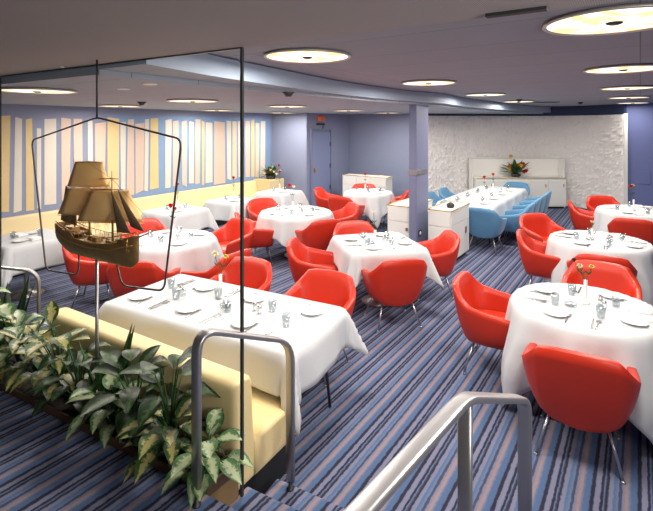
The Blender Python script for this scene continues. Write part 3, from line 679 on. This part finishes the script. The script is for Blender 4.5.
def make_chair(shm, cum, name):
    t = thing(name, 'x', 'chair')
    obj('shell', chair_shell(), shm, t, smooth=True, subsurf=2)
    b = nb(); vs = box(b, (0, 0, 0), (1, 1, 1)); bmesh.ops.delete(b, geom=list(b.verts), context='VERTS')
    # cushion: superellipse pad
    NU, NVt = 28, 0
    prof = [(0, .272), (.80, .272), (.97, .285), (1.0, .32), (1.0, .40), (.965, .428), (.80, .442), (0, .448)]
    rings = []
    for (k, z) in prof:
        if k == 0: rings.append([b.verts.new((0, .01, z))]); continue
        ring = []
        for i in range(NU):
            a = 2*pi*i/NU; c, s = cos(a), sin(a); c = math.copysign(abs(c)**.45, c); s = math.copysign(abs(s)**.45, s)
            ww = .246 if s > -.2 else .232
            ring.append(b.verts.new((c*ww*k, .012 + s*.250*k, z)))
        rings.append(ring)
    for a_, c_ in zip(rings, rings[1:]):
        for i in range(NU):
            j = (i+1) % NU
            b.faces.new((a_[0], c_[i], c_[j]) if len(a_) == 1 else ((a_[i], a_[j], c_[0]) if len(c_) == 1 else (a_[i], a_[j], c_[j], c_[i])))
    obj('seat_cushion', b, cum, t, smooth=True)
    for sx in (-1, 1):
        for sy in (-1, 1):
            b = nb(); tube(b, [(sx*.17, sy*.155, .262), (sx*.245, sy*.225, .012)], [.0095, .0085], 8); lathe(b, [(0, 0), (.013, 0), (.012, .012), (0, .014)], 10, (sx*.246, sy*.226, 0))
            obj('leg', b, M['chrome'], t)
    return t
CH_R = make_chair(M['red'], M['cushion_red'], 'armchair'); CH_B = make_chair(M['blue'], M['cushion_blue'], 'armchair')
used = {}
def chair(x, y, f, label, group, proto=None):
    proto = proto or CH_R
    rz = head(*f)
    if proto.name not in used:
        used[proto.name] = 1; o = proto; o.location = (x, y, 0); o.rotation_euler = (0, 0, rz); o['label'] = label; o['group'] = group; return o
    o = dup(proto, (x, y, 0), rz, label, group)
    return o
a_, nb_ = tuple(A), tuple(-A)
TB = {}
g1 = 'red armchairs round the tables'
chair(1.73, 3.12, (.5, .86), 'large red armchair in the right foreground with its back to the viewer', g1)
chair(1.54, 4.14, (.86, -.5), 'red armchair left of the nearest right table, seen from its side', g1)
chair(2.68, 4.46, (-.55, -.83), 'red armchair beyond the nearest right table, facing the viewer', g1)
chair(3.16, 5.26, (.45, .89), 'dark red armchair back between the two right tables', g1)
chair(2.88, 5.98, (.88, -.45), 'red armchair at left side of second right table', g1)
chair(3.42, 7.05, (.25, -.97), 'red armchair with shiny backrest beyond left of second right table', g1)
chair(4.84, 8.38, (.86, -.4), 'far right red armchair at left of the table under the relief wall', g1)
chair(5.55, 8.95, (-.1, -1), 'small far red armchair facing the viewer before the relief wall', g1)
chair(4.86, 7.22, (.55, .83), 'red armchair with its back towards us at the far right table', g1)
# centre table
chair(.74, 5.14, (-.22, .97), 'red armchair in the middle of the room with its back to us', g1)
chair(-.12, 5.60, (.97, -.12), 'red armchair at the left of the centre table', g1)
chair(1.36, 6.02, (-.97, -.1), 'red armchair between the centre table and the white cabinet', g1)
chair(.46, 6.46, (.2, -.97), 'red armchair hidden behind the centre table, only its top showing', g1)
# front table far side
chair(-.12, 4.16, (-.46, -.88), 'red armchair at the right far side of the long front table', g1)
chair(-.95, 4.60, (-.46, -.88), 'red armchair at the far side of front table behind the glass edge', g1)
# ship table
chair(-1.28, 5.28, (-.85, .52), 'red armchair right of the ship, seen from behind its side', g1)
chair(-2.02, 5.08, (.05, 1), 'red armchair partly under the ship bow with its back to us', g1)
chair(-2.88, 5.72, (.95, .2), 'red armchair left under the ship stern with visible legs', g1)
chair(-1.48, 6.72, (-.6, -.8), 'red armchair beyond right of the table behind the ship', g1)
chair(-2.62, 6.66, (.6, -.8), 'red armchair behind the ship bow sprit, beyond its table', g1)
# table left of centre
chair(-1.14, 7.42, (.93, .25), 'red armchair just right of the glass edge at the round table', g1)
chair(-.15, 7.16, (-.45, .89), 'red armchair with back to us at round table left of centre', g1)
chair(-1.12, 8.65, (.5, -.86), 'red armchair beyond left of the round table left of centre', g1)
chair(.20, 8.25, (-.93, -.3), 'red armchair beyond right of the round table left of centre', g1)
# far table by sideboard
chair(.10, 10.35, (.9, -.3), 'far red armchair at left of the table near the low sideboard', g1)
chair(.42, 9.42, (.5, .86), 'far red armchair on the near side of the sideboard table', g1)
chair(1.46, 10.02, (-.9, .2), 'far red armchair left of the blue column', g1)
chair(.92, 10.86, (0, -1), 'farthest red armchair, only its top above the sideboard table', g1)
g2 = 'blue armchairs round the long table'
chair(2.83, 8.10, a_, 'blue armchair at the near end of the long table', g2, CH_B)
e_ = Vector((3.12, 8.22)); al = A
for i, s in enumerate((.40, 1.05, 1.70, 2.35)):
    q = e_ + al*s - Bv*.15; chair(q.x, q.y, tuple(Bv), ['nearest blue armchair on the right side of the long table', 'second blue armchair on the right side of the long table', 'third blue armchair on the right side of the long table', 'farthest blue armchair on the right side of the long table'][i], g2, CH_B)
e2 = Vector((2.16, 8.75))
for i, s in enumerate((.85, 1.65)):
    q = e2 + al*s + Bv*.22; chair(q.x, q.y, tuple(-Bv), ['blue armchair on the left side, right beside the column', 'blue armchair on the left side, second from the column'][i], g2, CH_B)
chair(4.62, 11.22, nb_, 'blue armchair at the far end of the long table by the sideboard', g2, CH_B)

# ------------------------------------------------------------------ tables and cloths
def cloth_bm(hx, hy, r, ox, oy, top, k, amp, seed, n=56):
    b = nb(); rr = random.Random(seed); ph = rr.random()*6; ph2 = rr.random()*6; g = []
    cx, cy = hx+ox, hy+oy
    for i in range(n+1):
        row = []
        for j in range(n+1):
            x = -cx+2*cx*i/n; y = -cy+2*cy*j/n
            qx = max(-(hx-r), min(hx-r, x)); qy = max(-(hy-r), min(hy-r, y)); vx, vy = x-qx, y-qy; d = hypot(vx, vy)
            if d <= r or d < 1e-6:
                z = top + .0015*sin(x*9+ph)*sin(y*8+ph2); px, py = x, y
            else:
                drop = d-r; ux, uy = vx/d, vy/d; ang = atan2(uy, ux)
                w_ = amp*min(1.4, drop/.35)*(1+sin(k*ang+ph + 9*(qx*uy-qy*ux)) * .8 + .35*sin(2.3*k*ang+ph2+17*(qx*uy-qy*ux)))
                cor = (abs(ux*uy)*2)**3 if r < .3 else (abs(sin(2*atan2(y, x))))**4
                R = r + .008 + min(drop, .06)*.35 + w_ + cor*(.13 if r < .3 else .07)*min(1, drop/.4)
                z = top - max(0, drop-.012)*.985; px, py = qx+ux*R, qy+uy*R
            row.append(b.verts.new((px, py, max(z, .02))))
        g.append(row)
    for i in range(n):
        for j in range(n):
            f = b.faces.new((g[i][j], g[i+1][j], g[i+1][j+1], g[i][j+1])); f.smooth = True
    return b
def lathe_table(hx, hy, r, t, ped):
    b = nb()
    pts = []
    for (sx, sy, a0) in ((1, 1, 0), (-1, 1, 90), (-1, -1, 180), (1, -1, 270)):
        for i in range(9 if r > .1 else 4):
            a = radians(a0+90*i/(8 if r > .1 else 3)); pts.append((sx*(hx-r)+r*cos(a), sy*(hy-r)+r*sin(a)))
    prism(b, pts, .705, .735); obj('tabletop', b, M['brownwood'], t)
    if ped:
        b = nb(); lathe(b, [(0, 0), (.19, 0), (.20, .012), (.05, .045), (.035, .08), (.035, .66), (.12, .704), (0, .704)], 24); obj('pedestal', b, M['steel'], t)
    else:
        for sx in (-1, 1):
            for sy in (-1, 1):
                b = nb(); tube(b, [(sx*(hx-.12), sy*(hy-.17), .704), (sx*(hx-.06), sy*(hy-.13), .008)], [.014, .012], 8); obj('leg', b, M['dark_metal'], t)
        b = nb(); tube(b, [(-(hx-.075), -(hy-.15), .30), (-(hx-.075), hy-.15, .30)], .007, 6); tube(b, [(hx-.075, -(hy-.15), .30), (hx-.075, hy-.15, .30)], .007, 6); tube(b, [(-(hx-.075), 0, .30), (hx-.075, 0, .30)], .007, 6); obj('stretcher', b, M['dark_metal'], t)

# tableware prototypes
PROTO = {}
def proto(key, fn):
    PROTO[key] = fn(); return PROTO[key]
def p_plate():
    b = nb(); lathe(b, [(0, .004), (.05, .004), (.058, .008), (.088, .016), (.09, .018), (.086, .019), (.056, .011), (0, .008)], 28, mi=0); return obj('plate', b, M['china'])
def p_tumbler():
    b = nb(); lathe(b, [(0, .001), (.026, .001), (.029, .01), (.034, .09), (.0325, .09), (.0275, .014), (0, .012)], 20); return obj('tumbler', b, M['glass'])
def flat(bm, outline, z0, z1):
    prism(bm, outline, z0, z1)
def p_knife():
    b = nb(); flat(b, [(-.006, -.10), (.006, -.10), (.005, -.01), (.009, .0), (.010, .08), (.004, .105), (-.003, .10), (-.004, 0), (-.005, -.01)], .001, .004); return obj('knife', b, M['silver'])
def p_fork():
    b = nb(); flat(b, [(-.006, -.10), (.006, -.10), (.0035, .02), (.011, .04), (.012, .095), (.009, .095), (.008, .055), (.005, .055), (.005, .095), (.002, .095), (.0015, .055), (-.0015, .055), (-.002, .095), (-.005, .095), (-.005, .055), (-.008, .055), (-.009, .095), (-.012, .095), (-.011, .04), (-.0035, .02)], .001, .004); return obj('fork', b, M['silver'])
def p_spoon():
    b = nb(); o = [(-.005, -.10), (.005, -.10), (.0035, .03)] + [(.018*sin(radians(a)), .06-.032*cos(radians(a))) for a in range(20, 341, 20)] + [(-.0035, .03)]
    flat(b, o, .001, .005); return obj('spoon', b, M['silver'])
def p_napkin():
    b = nb(); box(b, (0, 0, .009), (.13, .19, .016), bev=.006); box(b, (.005, -.003, .021), (.115, .17, .009), .05, bev=.004); return obj('napkin', b, M['napkin'])
def p_cruet():
    t = thing('salt_shaker', 'x', 'shaker')
    b = nb(); lathe(b, [(0, .001), (.018, .001), (.02, .01), (.017, .045), (0, .046)], 14); obj('shaker_body', b, M['glass'], t)
    b = nb(); lathe(b, [(0, .046), (.018, .046), (.018, .06), (.009, .07), (0, .07)], 14); obj('shaker_cap', b, M['silver'], t); return t
def p_ashtray():
    b = nb(); lathe(b, [(0, .002), (.045, .002), (.05, .025), (.043, .026), (.038, .010), (0, .008)], 20); return obj('ashtray', b, M['glass'])
def p_menu():
    b = nb(); box(b, (0, 0, .004), (.12, .17, .004), bev=.001); box(b, (.004, 0, .008), (.115, .165, .003), .04); return obj('menu_card', b, M['napkin'])
for k, fn in (('plate', p_plate), ('tumbler', p_tumbler), ('knife', p_knife), ('fork', p_fork), ('spoon', p_spoon), ('napkin', p_napkin), ('shaker', p_cruet), ('ashtray', p_ashtray), ('menu', p_menu)): proto(k, fn)
first = set()
CATS = dict(plate='plate', tumbler='glass', knife='knife', fork='fork', spoon='spoon', napkin='napkin', shaker='shaker', ashtray='ashtray', menu='menu')
DESC = dict(plate='white side plate', tumbler='clear water tumbler', knife='silver knife', fork='silver fork', spoon='silver spoon', napkin='folded white napkin', shaker='glass salt shaker', ashtray='round glass ashtray', menu='white folded menu card')
def put(key, x, y, z, rz, label, group):
    o = PROTO[key]
    if key not in first: first.add(key); o.location = (x, y, z); o.rotation_euler = (0, 0, rz)
    else: o = dup(o, (x, y, z), rz)
    tag(o, label, CATS[key], group); return o
def bloom(b, c, r, mi, seed):
    rr = random.Random(seed); c = Vector(c)
    for k in range(16):
        a = k*2.4; e = (k/16)*1.2; d = Vector((cos(a)*cos(e), sin(a)*cos(e), sin(e))); s = d.cross(Vector((0, 0, 1))).normalized(); u = s.cross(d)
        p = [c+s*r*.25, c+d*r*.7+s*r*.42+u*.15*r, c+d*r, c+d*r*.7-s*r*.42+u*.15*r, c-s*r*.25]
        f = b.faces.new([b.verts.new(q) for q in p]); f.material_index = mi; f.smooth = False
    bmesh.ops.create_icosphere(b, subdivisions=1, radius=r*.45, matrix=Matrix.Translation(c))
def vase(x, y, z, spec, label, h=.12, seed=0):
    t = thing('flower_vase', label, 'vase', (x, y, z), 0, 'bud vases on the tables')
    b = nb(); lathe(b, [(0, .001), (.035, .001), (.034, .008), (.014, .016), (.012, .04), (.015, h), (.012, h), (.009, .045), (0, .03)], 18); obj('vase_body', b, M['china'], t)
    for i, (dx, dy, hz, m, r) in enumerate(spec):
        b = nb(); tube(b, [(0, 0, .05), (dx*.2, dy*.2, h+.02), (dx, dy, hz)], .003, 5)
        for k in (-1, 1): 
            p = Vector((dx*.5, dy*.5, h+(hz-h)*.4)); q = [p, p+Vector((k*.02, 0, .015)), p+Vector((k*.035, 0, .04)), p+Vector((k*.008, 0, .02))]; b.faces.new([b.verts.new(v) for v in q])
        obj('stem', b, M['green'], t)
        b = nb(); bloom(b, (dx, dy, hz), r, 0, seed+i); obj('flower', b, M[m], t)
    return t
DIRS = {'near': (0, -1), 'left': (-1, 0), 'far': (0, 1), 'right': (1, 0)}
def setting(cx, cy, rz, sx, sy, fx, fy, tname, seat, full, z=.7445):
    # (sx,sy) seat spot on the table in local coords, (fx,fy) inward direction
    ca, sa = cos(rz), sin(rz)
    def T(u, v):   # u to the right of the sitter, v towards the table centre
        rx, ry_ = fy, -fx; lx, ly = sx + rx*u + fx*v, sy + ry_*u + fy*v
        return cx+lx*ca-ly*sa, cy+lx*sa+ly*ca
    hd = rz + head(fx, fy); where = f'at the {seat} seat of {tname}'
    items = [('napkin', 0, .0, 0)] if not full else [('plate', -.17, .03, 0), ('fork', -.085, .0, 0), ('knife', .075, .0, 0), ('spoon', .11, .0, 0), ('tumbler', .12, .155, 0)]
    if not full: items += [('tumbler', .13, .12, 0), ('plate', -.15, .02, 0)]
    for (k, u, v, r) in items:
        x, y = T(u, v); put(k, x, y, z, hd + r + random.uniform(-.08, .08), f'{DESC[k]} {where}', {'plate': 'side plates', 'fork': 'table forks', 'knife': 'table knives', 'spoon': 'table spoons', 'tumbler': 'water tumblers', 'napkin': 'folded napkins'}[k])
def table(x, y, hx, hy, r, rz, name, tlabel, clabel, ox, oy, seats, full, ped=True, amp=.038, k=9, seed=1, tname='', extras=True, crz=0):
    t = thing(name, tlabel, 'table', (x, y, 0), rz); lathe_table(hx, hy, r, t, ped)
    c = obj('tablecloth', cloth_bm(hx+.004, hy+.004, r+.004, ox, oy, .7395, k, amp, seed), M['cloth']); c.location = (x, y, 0); c.rotation_euler = (0, 0, rz)
    s = c.modifiers.new('sol', 'SOLIDIFY'); s.thickness = .003; s.offset = 1
    tag(c, clabel, 'tablecloth', 'white tablecloths')
    for (seat, lx, ly, fx, fy) in seats: setting(x, y, rz, lx, ly, fx, fy, tname, seat, full)
    ca, sa = cos(rz), sin(rz)
    def G(lx, ly): return x+lx*ca-ly*sa, y+lx*sa+ly*ca
    if extras:
        for i, (lx, ly) in enumerate(((.10, .05), (.13, .0))):
            gx, gy = G(lx, ly); put('shaker', gx, gy, .7445, 0, ('left' if i == 0 else 'right') + f' glass shaker of the pair on {tname}', 'salt and pepper shakers')
        gx, gy = G(-.10, -.07); put('ashtray', gx, gy, .7445, 0, f'round glass ashtray on {tname}', 'glass ashtrays')
    return G
def four(r, ang=0):
    out = []
    for nm, (dx, dy) in DIRS.items(): out.append((nm, dx*r, dy*r, -dx, -dy))
    return out
rzA = atan2(A.y, A.x) - pi/2
# nearest right
G = table(2.10, 3.69, .53, .53, .53, rzA, 'round_table', 'round dining table nearest at the right, mostly under its cloth', 'white cloth with long hanging corners on the nearest right table', .40, .40, four(.36), True, amp=.042, k=9, seed=5, tname='the nearest right table')
vase(2.13, 3.74, .7445, [(-.05, 0, .30, 'whiteflower', .028), (.055, .01, .29, 'yellowflower', .026), (-.08, .03, .34, 'darkflower', .025)], 'white bud vase with cream and maroon flowers on the nearest right table', .19, 3)
gx, gy = G(.1, .30); put('menu', gx+.1, gy, .7445, 1.2, 'white folded menu card on the nearest right table', 'menu cards')
# second right
G = table(3.49, 5.82, .55, .55, .55, rzA, 'round_table', 'second round dining table along the right side', 'white cloth on the second table of the right side', .38, .38, four(.40), True, seed=8, tname='the second right table')
vase(3.42, 5.86, .7445, [(.0, 0, .22, 'whiteflower', .025)], 'short bud vase with one cream flower on the second right table', .14, 6)
gx, gy = G(.15, .30); put('menu', gx, gy, .7445, .4, 'white folded menu card on the second right table', 'menu cards')
table(5.38, 7.85, .60, .60, .60, rzA, 'round_table', 'far right round table before the violet wall', 'white cloth on the far right table before the violet wall', .34, .34, four(.42), False, seed=9, tname='the far right table', extras=False)
vase(5.30, 7.85, .7445, [(-.05, 0, .40, 'redflower', .05), (.0, .02, .42, 'whiteflower', .04)], 'bud vase with red and white flowers on the far right table', .19, 9)
# centre
rc_ = radians(14)
G = table(.64, 5.72, .46, .46, .10, rc_, 'square_table', 'square dining table in the middle of the room', 'white cloth with pointed corners on the centre square table', .30, .30, four(.33), True, ped=True, amp=.032, k=8, seed=12, tname='the centre table')
vase(.62, 5.80, .7445, [(-.02, 0, .36, 'whiteflower', .03)], 'bud vase with one cream flower on the centre table', .13, 12)
# front long table
fd = atan2(-.4695, .8829)
st = []
for i, lx in enumerate((-.55, .0, .55)):
    st.append((['left bench', 'middle bench', 'right bench'][i], lx, -.24, 0, 1)); st.append((['left far', 'middle far', 'right far'][i], lx, .24, 0, -1))
G = table(-.845, 3.70, .90, .41, .05, fd, 'long_table', 'long rectangular front table behind the cream bench', 'white cloth over the long front table behind the glass', .30, .27, st, True, ped=False, amp=.030, k=6, seed=21, tname='the front table', extras=False)
vase(-.90, 3.86, .7445, [(-.05, .01, .36, 'whiteflower', .036), (.045, .0, .34, 'yellowflower', .03)], 'tall white bud vase with cream and yellow flowers on front table', .20, 15)
for i, (lx, nm) in enumerate(((.30, 'middle'), (-.50, 'left end'))):
    for j in range(2):
        gx, gy = G(lx+.07*j, .03-.03*j); put('shaker', gx, gy, .7445, 0, ('left' if j == 0 else 'right') + f' glass shaker of the pair on the front table {nm}', 'salt and pepper shakers')
gx, gy = G(.05, -.02); put('ashtray', gx, gy, .7445, 0, 'round glass ashtray on the front table', 'glass ashtrays')
# behind ship
table(-2.02, 5.90, .53, .53, .53, rzA, 'round_table', 'round dining table seen behind the ship model', 'white cloth on the round table behind the ship model', .36, .36, four(.36), False, seed=31, tname='the table behind the ship')
vase(-2.02, 5.96, .7445, [(-.02, 0, .40, 'redflower', .05), (.03, .0, .36, 'redflower', .045)], 'bud vase with two big red flowers behind the ship', .16, 33)
table(-.52, 7.75, .58, .58, .58, rzA, 'round_table', 'round dining table left of the room centre', 'white cloth on the round table left of centre', .34, .34, four(.40), False, seed=32, tname='the round table left of centre')
vase(-.58, 7.85, .7445, [(-.06, 0, .42, 'redflower', .05), (.01, 0, .40, 'whiteflower', .04)], 'bud vase with red and white flowers left of room centre', .16, 34)
table(.93, 10.10, .50, .50, .50, rzA, 'round_table', 'far round table before the low white sideboard', 'white cloth on the far table before the low sideboard', .34, .34, four(.34), False, seed=33, tname='the sideboard table', extras=False)
vase(.86, 10.1, .7445, [(0, 0, .38, 'redflower', .05)], 'bud vase with one red flower on the sideboard table', .16, 35)
wz = atan2(wd_.y, wd_.x) - pi/2
for i, (x, y, hx, nm, lb) in enumerate(((-1.05, 10.15, .36, 'the table by the flower box', 'by the cream flower box'), (-2.62, 7.95, .38, 'the bench table behind the ship sails', 'at the wall bench behind the ship sails'), (-1.85, 9.0, .36, 'the bench table left of the glass edge', 'at the wall bench left of the glass edge'), (-3.92, 5.95, .38, 'the bench table at the left frame edge', 'at the wall bench by the left frame edge'))):
    table(x, y, hx, hx, .06, wz, 'square_table', f'small square table {lb}', f'white cloth on the small table {lb}', .34, .34, [('aisle', hx*.5, 0, -1, 0), ('bench', -hx*.5, 0, 1, 0)], False, amp=.03, k=7, seed=50+i, tname=nm, extras=False)
    if i < 3: vase(x, y+.05, .7445, [(0, 0, .42, 'redflower', .045)], f'bud vase with a red flower on {nm}', .16, 60+i)
# long blue table
ls = []
for i, ly in enumerate((-1.1, -.45, .25, .95)):
    ls.append((['nearest right', 'second right', 'third right', 'farthest right'][i], .33, ly, -1, 0)); ls.append((['nearest left', 'second left', 'third left', 'farthest left'][i], -.33, ly, 1, 0))
G = table(3.40, 9.72, .50, 1.46, .04, rzA, 'long_table', 'long table surrounded by blue chairs before the relief wall', 'long white cloth on the table with blue chairs', .28, .28, ls, False, ped=False, amp=.026, k=6, seed=71, tname='the blue-chair table', extras=False)
for i, ly in enumerate((-.1, .6)):
    gx, gy = G(.0, ly); vase(gx, gy, .7445, [(0, 0, .36, 'redflower', .05)], ['bud vase with red flower, left one on the blue-chair table', 'bud vase with red flower, right one on the blue-chair table'][i], .16, 80+i)

# ------------------------------------------------------------------ cabinets
def cabinet(name, label, orig, ax, ay, w_, d_, h, doors, cat='cabinet', side_handle=False):
    # orig front corner, ax along the front, ay towards the back
    t = thing(name, label, cat)
    def P(u, v): return Vector(orig) + Vector(ax)*u + Vector(ay)*v
    rz = atan2(ax[1], ax[0])
    b = nb(); prism(b, [P(0, 0), P(w_, 0), P(w_, d_), P(0, d_)], .08, h-.03); obj('cabinet_body', b, M['white'], t)
    b = nb(); prism(b, [P(.04, .04), P(w_-.04, .04), P(w_-.04, d_-.04), P(.04, d_-.04)], 0, .08); obj('plinth', b, M['black'], t)
    b = nb(); prism(b, [P(-.01, -.01), P(w_+.01, -.01), P(w_+.01, d_+.01), P(-.01, d_+.01)], h-.03, h); obj('top_panel', b, M['warmwhite'], t)
    b = nb(); e = .012
    for (p0, p1) in ((P(-.011, -.011), P(w_+.011, -.011)), (P(w_+.011, -.011), P(w_+.011, d_+.011)), (P(w_+.011, d_+.011), P(-.011, d_+.011)), (P(-.011, d_+.011), P(-.011, -.011))):
        tube(b, [(*p0, h+.004), (*p1, h+.004)], .008, 6)
    obj('edge_trim', b, M['brass'], t, label='brass edge strip')
    dw = w_/doors
    for i in range(doors):
        b = nb(); c = P(dw*(i+.5), -.009); box(b, (*c, (.09+h-.26)/2), (dw-.012, .016, h-.26-.09), rz, bev=.003); dr = obj('door', b, M['white'], t)
        b = nb(); c = P(dw*(i+.85), -.024); box(b, (*c, h-.36), (.04, .014, .05), rz, bev=.003); obj('handle', b, M['brass'], dr)
        b = nb(); c = P(dw*(i+.5), -.009); box(b, (*c, h-.14), (dw-.012, .016, .20), rz, bev=.003); dr = obj('drawer', b, M['white'], t)
    if side_handle:
        pass
    return t
cn = Vector((1.92, 7.05)) + Bv*.0
t = cabinet('serving_cabinet', 'white serving cabinet with brass trim right of the column', cn+Bv*.36, -Bv, A, .36, .92, .87, 1)
q = cn + A*.72 - Bv*.006; b = nb(); box(b, (*q, .46), (.10, .014, .11), arz, bev=.004); box(b, (*(cn+A*.72-Bv*.016), .46), (.05, .014, .03), arz, bev=.003); obj('latch', b, M['brass'], t, label='square brass latch')
b = nb(); prism(b, [cn+A*.03-Bv*.001, cn+A*.89-Bv*.001, cn+A*.89-Bv*.012, cn+A*.03-Bv*.012], .10, .64); obj('side_door', b, M['white'], t)
b = nb(); prism(b, [cn+A*.03-Bv*.001, cn+A*.89-Bv*.001, cn+A*.89-Bv*.012, cn+A*.03-Bv*.012], .65, .83); obj('side_door', b, M['white'], t)
cabinet('serving_cabinet', 'white serving cabinet with brass trim left of the column', cn+Bv*1.08, -Bv, A, .42, .92, .87, 1)
cabinet('low_sideboard', 'low white sideboard against the back wall left of the column', (.44, 12.30), -Bv, A, 1.30, .36, .88, 3, 'sideboard')
# things on the near cabinet
q = cn + A*.35 + Bv*.12
b = nb(); lathe(b, [(0, .0), (.05, 0), (.065, .03), (.06, .06), (.02, .085), (0, .085)], 16, (*q, .8735)); tag(obj('dark_bowl', b, M['dark_metal']), 'dark round pot on the right serving cabinet', 'pot')
for i in range(3):
    q = cn + A*(.3+.1*i) + Bv*.26; b = nb(); lathe(b, [(0, 0), (.025, 0), (.022, .01), (.004, .015), (.004, .05), (.025, .07), (.022, .10), (.021, .10), (.02, .07), (0, .06)], 14, (*q, .8735)); tag(obj('stemmed_glass', b, M['glass']), ['stemmed glass on the right cabinet, nearest of three', 'stemmed glass on the right cabinet, middle of three', 'stemmed glass on the right cabinet, farthest of three'][i], 'glass', 'stemmed glasses on the cabinet')
# long sideboard with back panel
t = thing('long_sideboard', 'long white sideboard standing in front of the relief wall', 'sideboard')
X0, X1, Y0, YB = 3.97, 6.36, 12.08, 12.5
b = nb(); box(b, ((X0+X1)/2, (Y0+YB)/2, .43), (X1-X0, YB-Y0, .74)); obj('cabinet_body', b, M['white'], t)
b = nb(); box(b, ((X0+X1)/2, (Y0+YB)/2+.02, .03), (X1-X0-.06, YB-Y0-.08, .058)); obj('plinth', b, M['black'], t)
b = nb(); box(b, ((X0+X1)/2, (Y0+YB)/2-.01, .815), (X1-X0+.02, YB-Y0+.02, .03)); obj('top_panel', b, M['warmwhite'], t)
b = nb(); tube(b, [(X0-.01, Y0-.022, .822), (X1+.01, Y0-.022, .822)], .010, 6); obj('edge_trim', b, M['brass'], t, label='brass edge strip')
for i in range(5):
    dw = (X1-X0)/5; b = nb(); box(b, (X0+dw*(i+.5), Y0-.008, .42), (dw-.012, .016, .66), bev=.003); d_ = obj('door', b, M['white'], t)
    b = nb(); box(b, (X0+dw*(i+.5)+.17, Y0-.022, .62), (.02, .012, .08)); obj('handle', b, M['brass'], d_)
t = thing('sideboard_back_panel', 'bright white panel with side frames standing behind the long sideboard', 'panel')
b = nb(); box(b, ((X0+X1)/2, 12.53, .66), (X1-X0+.04, .03, 1.30)); obj('panel', b, M['warmwhite'], t)
for x in (X0-.035, X1+.035):
    b = nb(); box(b, (x, 12.38, .66), (.03, .30, 1.30)); obj('side_frame', b, M['white'], t)
b = nb(); box(b, ((X0+X1)/2, 12.52, 1.325), (X1-X0+.10, .08, .02)); obj('top_frame', b, M['white'], t)

# arrangements
def arrangement(x, y, z, r, label, cols, seed, n=26, pot=True):
    rr = random.Random(seed); t = thing('flower_arrangement', label, 'flowers', (x, y, z))
    b = nb(); lathe(b, [(0, 0), (.10, 0), (.13, .05), (.12, .09), (0, .085)], 18); obj('bowl', b, M['dark_metal'], t)
    b = nb(); uvl = b.loops.layers.uv.new('UVMap')
    for k in range(n):
        a = k*2.4+rr.random(); el = rr.uniform(.1, 2.2); d = Vector((cos(a), sin(a), el)); leaf(b, Vector((0, 0, .08)), d, Vector((0, 0, 1)) if el < 1.5 else Vector((cos(a), sin(a), 0)), r*rr.uniform(.7, 1.1), r*.11, rr.uniform(.1, .6), 0, uvl)
    obj('foliage', b, M['leaf4'], t, recalc=False)
    for k in range(9):
        a = k*2.4+.5; R = r*rr.uniform(.3, .75); b = nb(); bloom(b, (cos(a)*R, -abs(sin(a))*R*.8, .1+rr.uniform(.0, .8)*r), r*.14, 0, k); obj('flower', b, M[cols[k % len(cols)]], t)
arrangement(5.10, 12.26, .831, .55, 'wide arrangement of green leaves and bright blooms on the long sideboard', ['orangeflower', 'yellowflower', 'redflower'], 4)
q = WP(5.94, .40); arrangement(q.x, q.y, .831, .37, 'bushy green arrangement with red and white blooms at the bench end', ['redflower', 'whiteflower', 'whiteflower'], 8, 60)
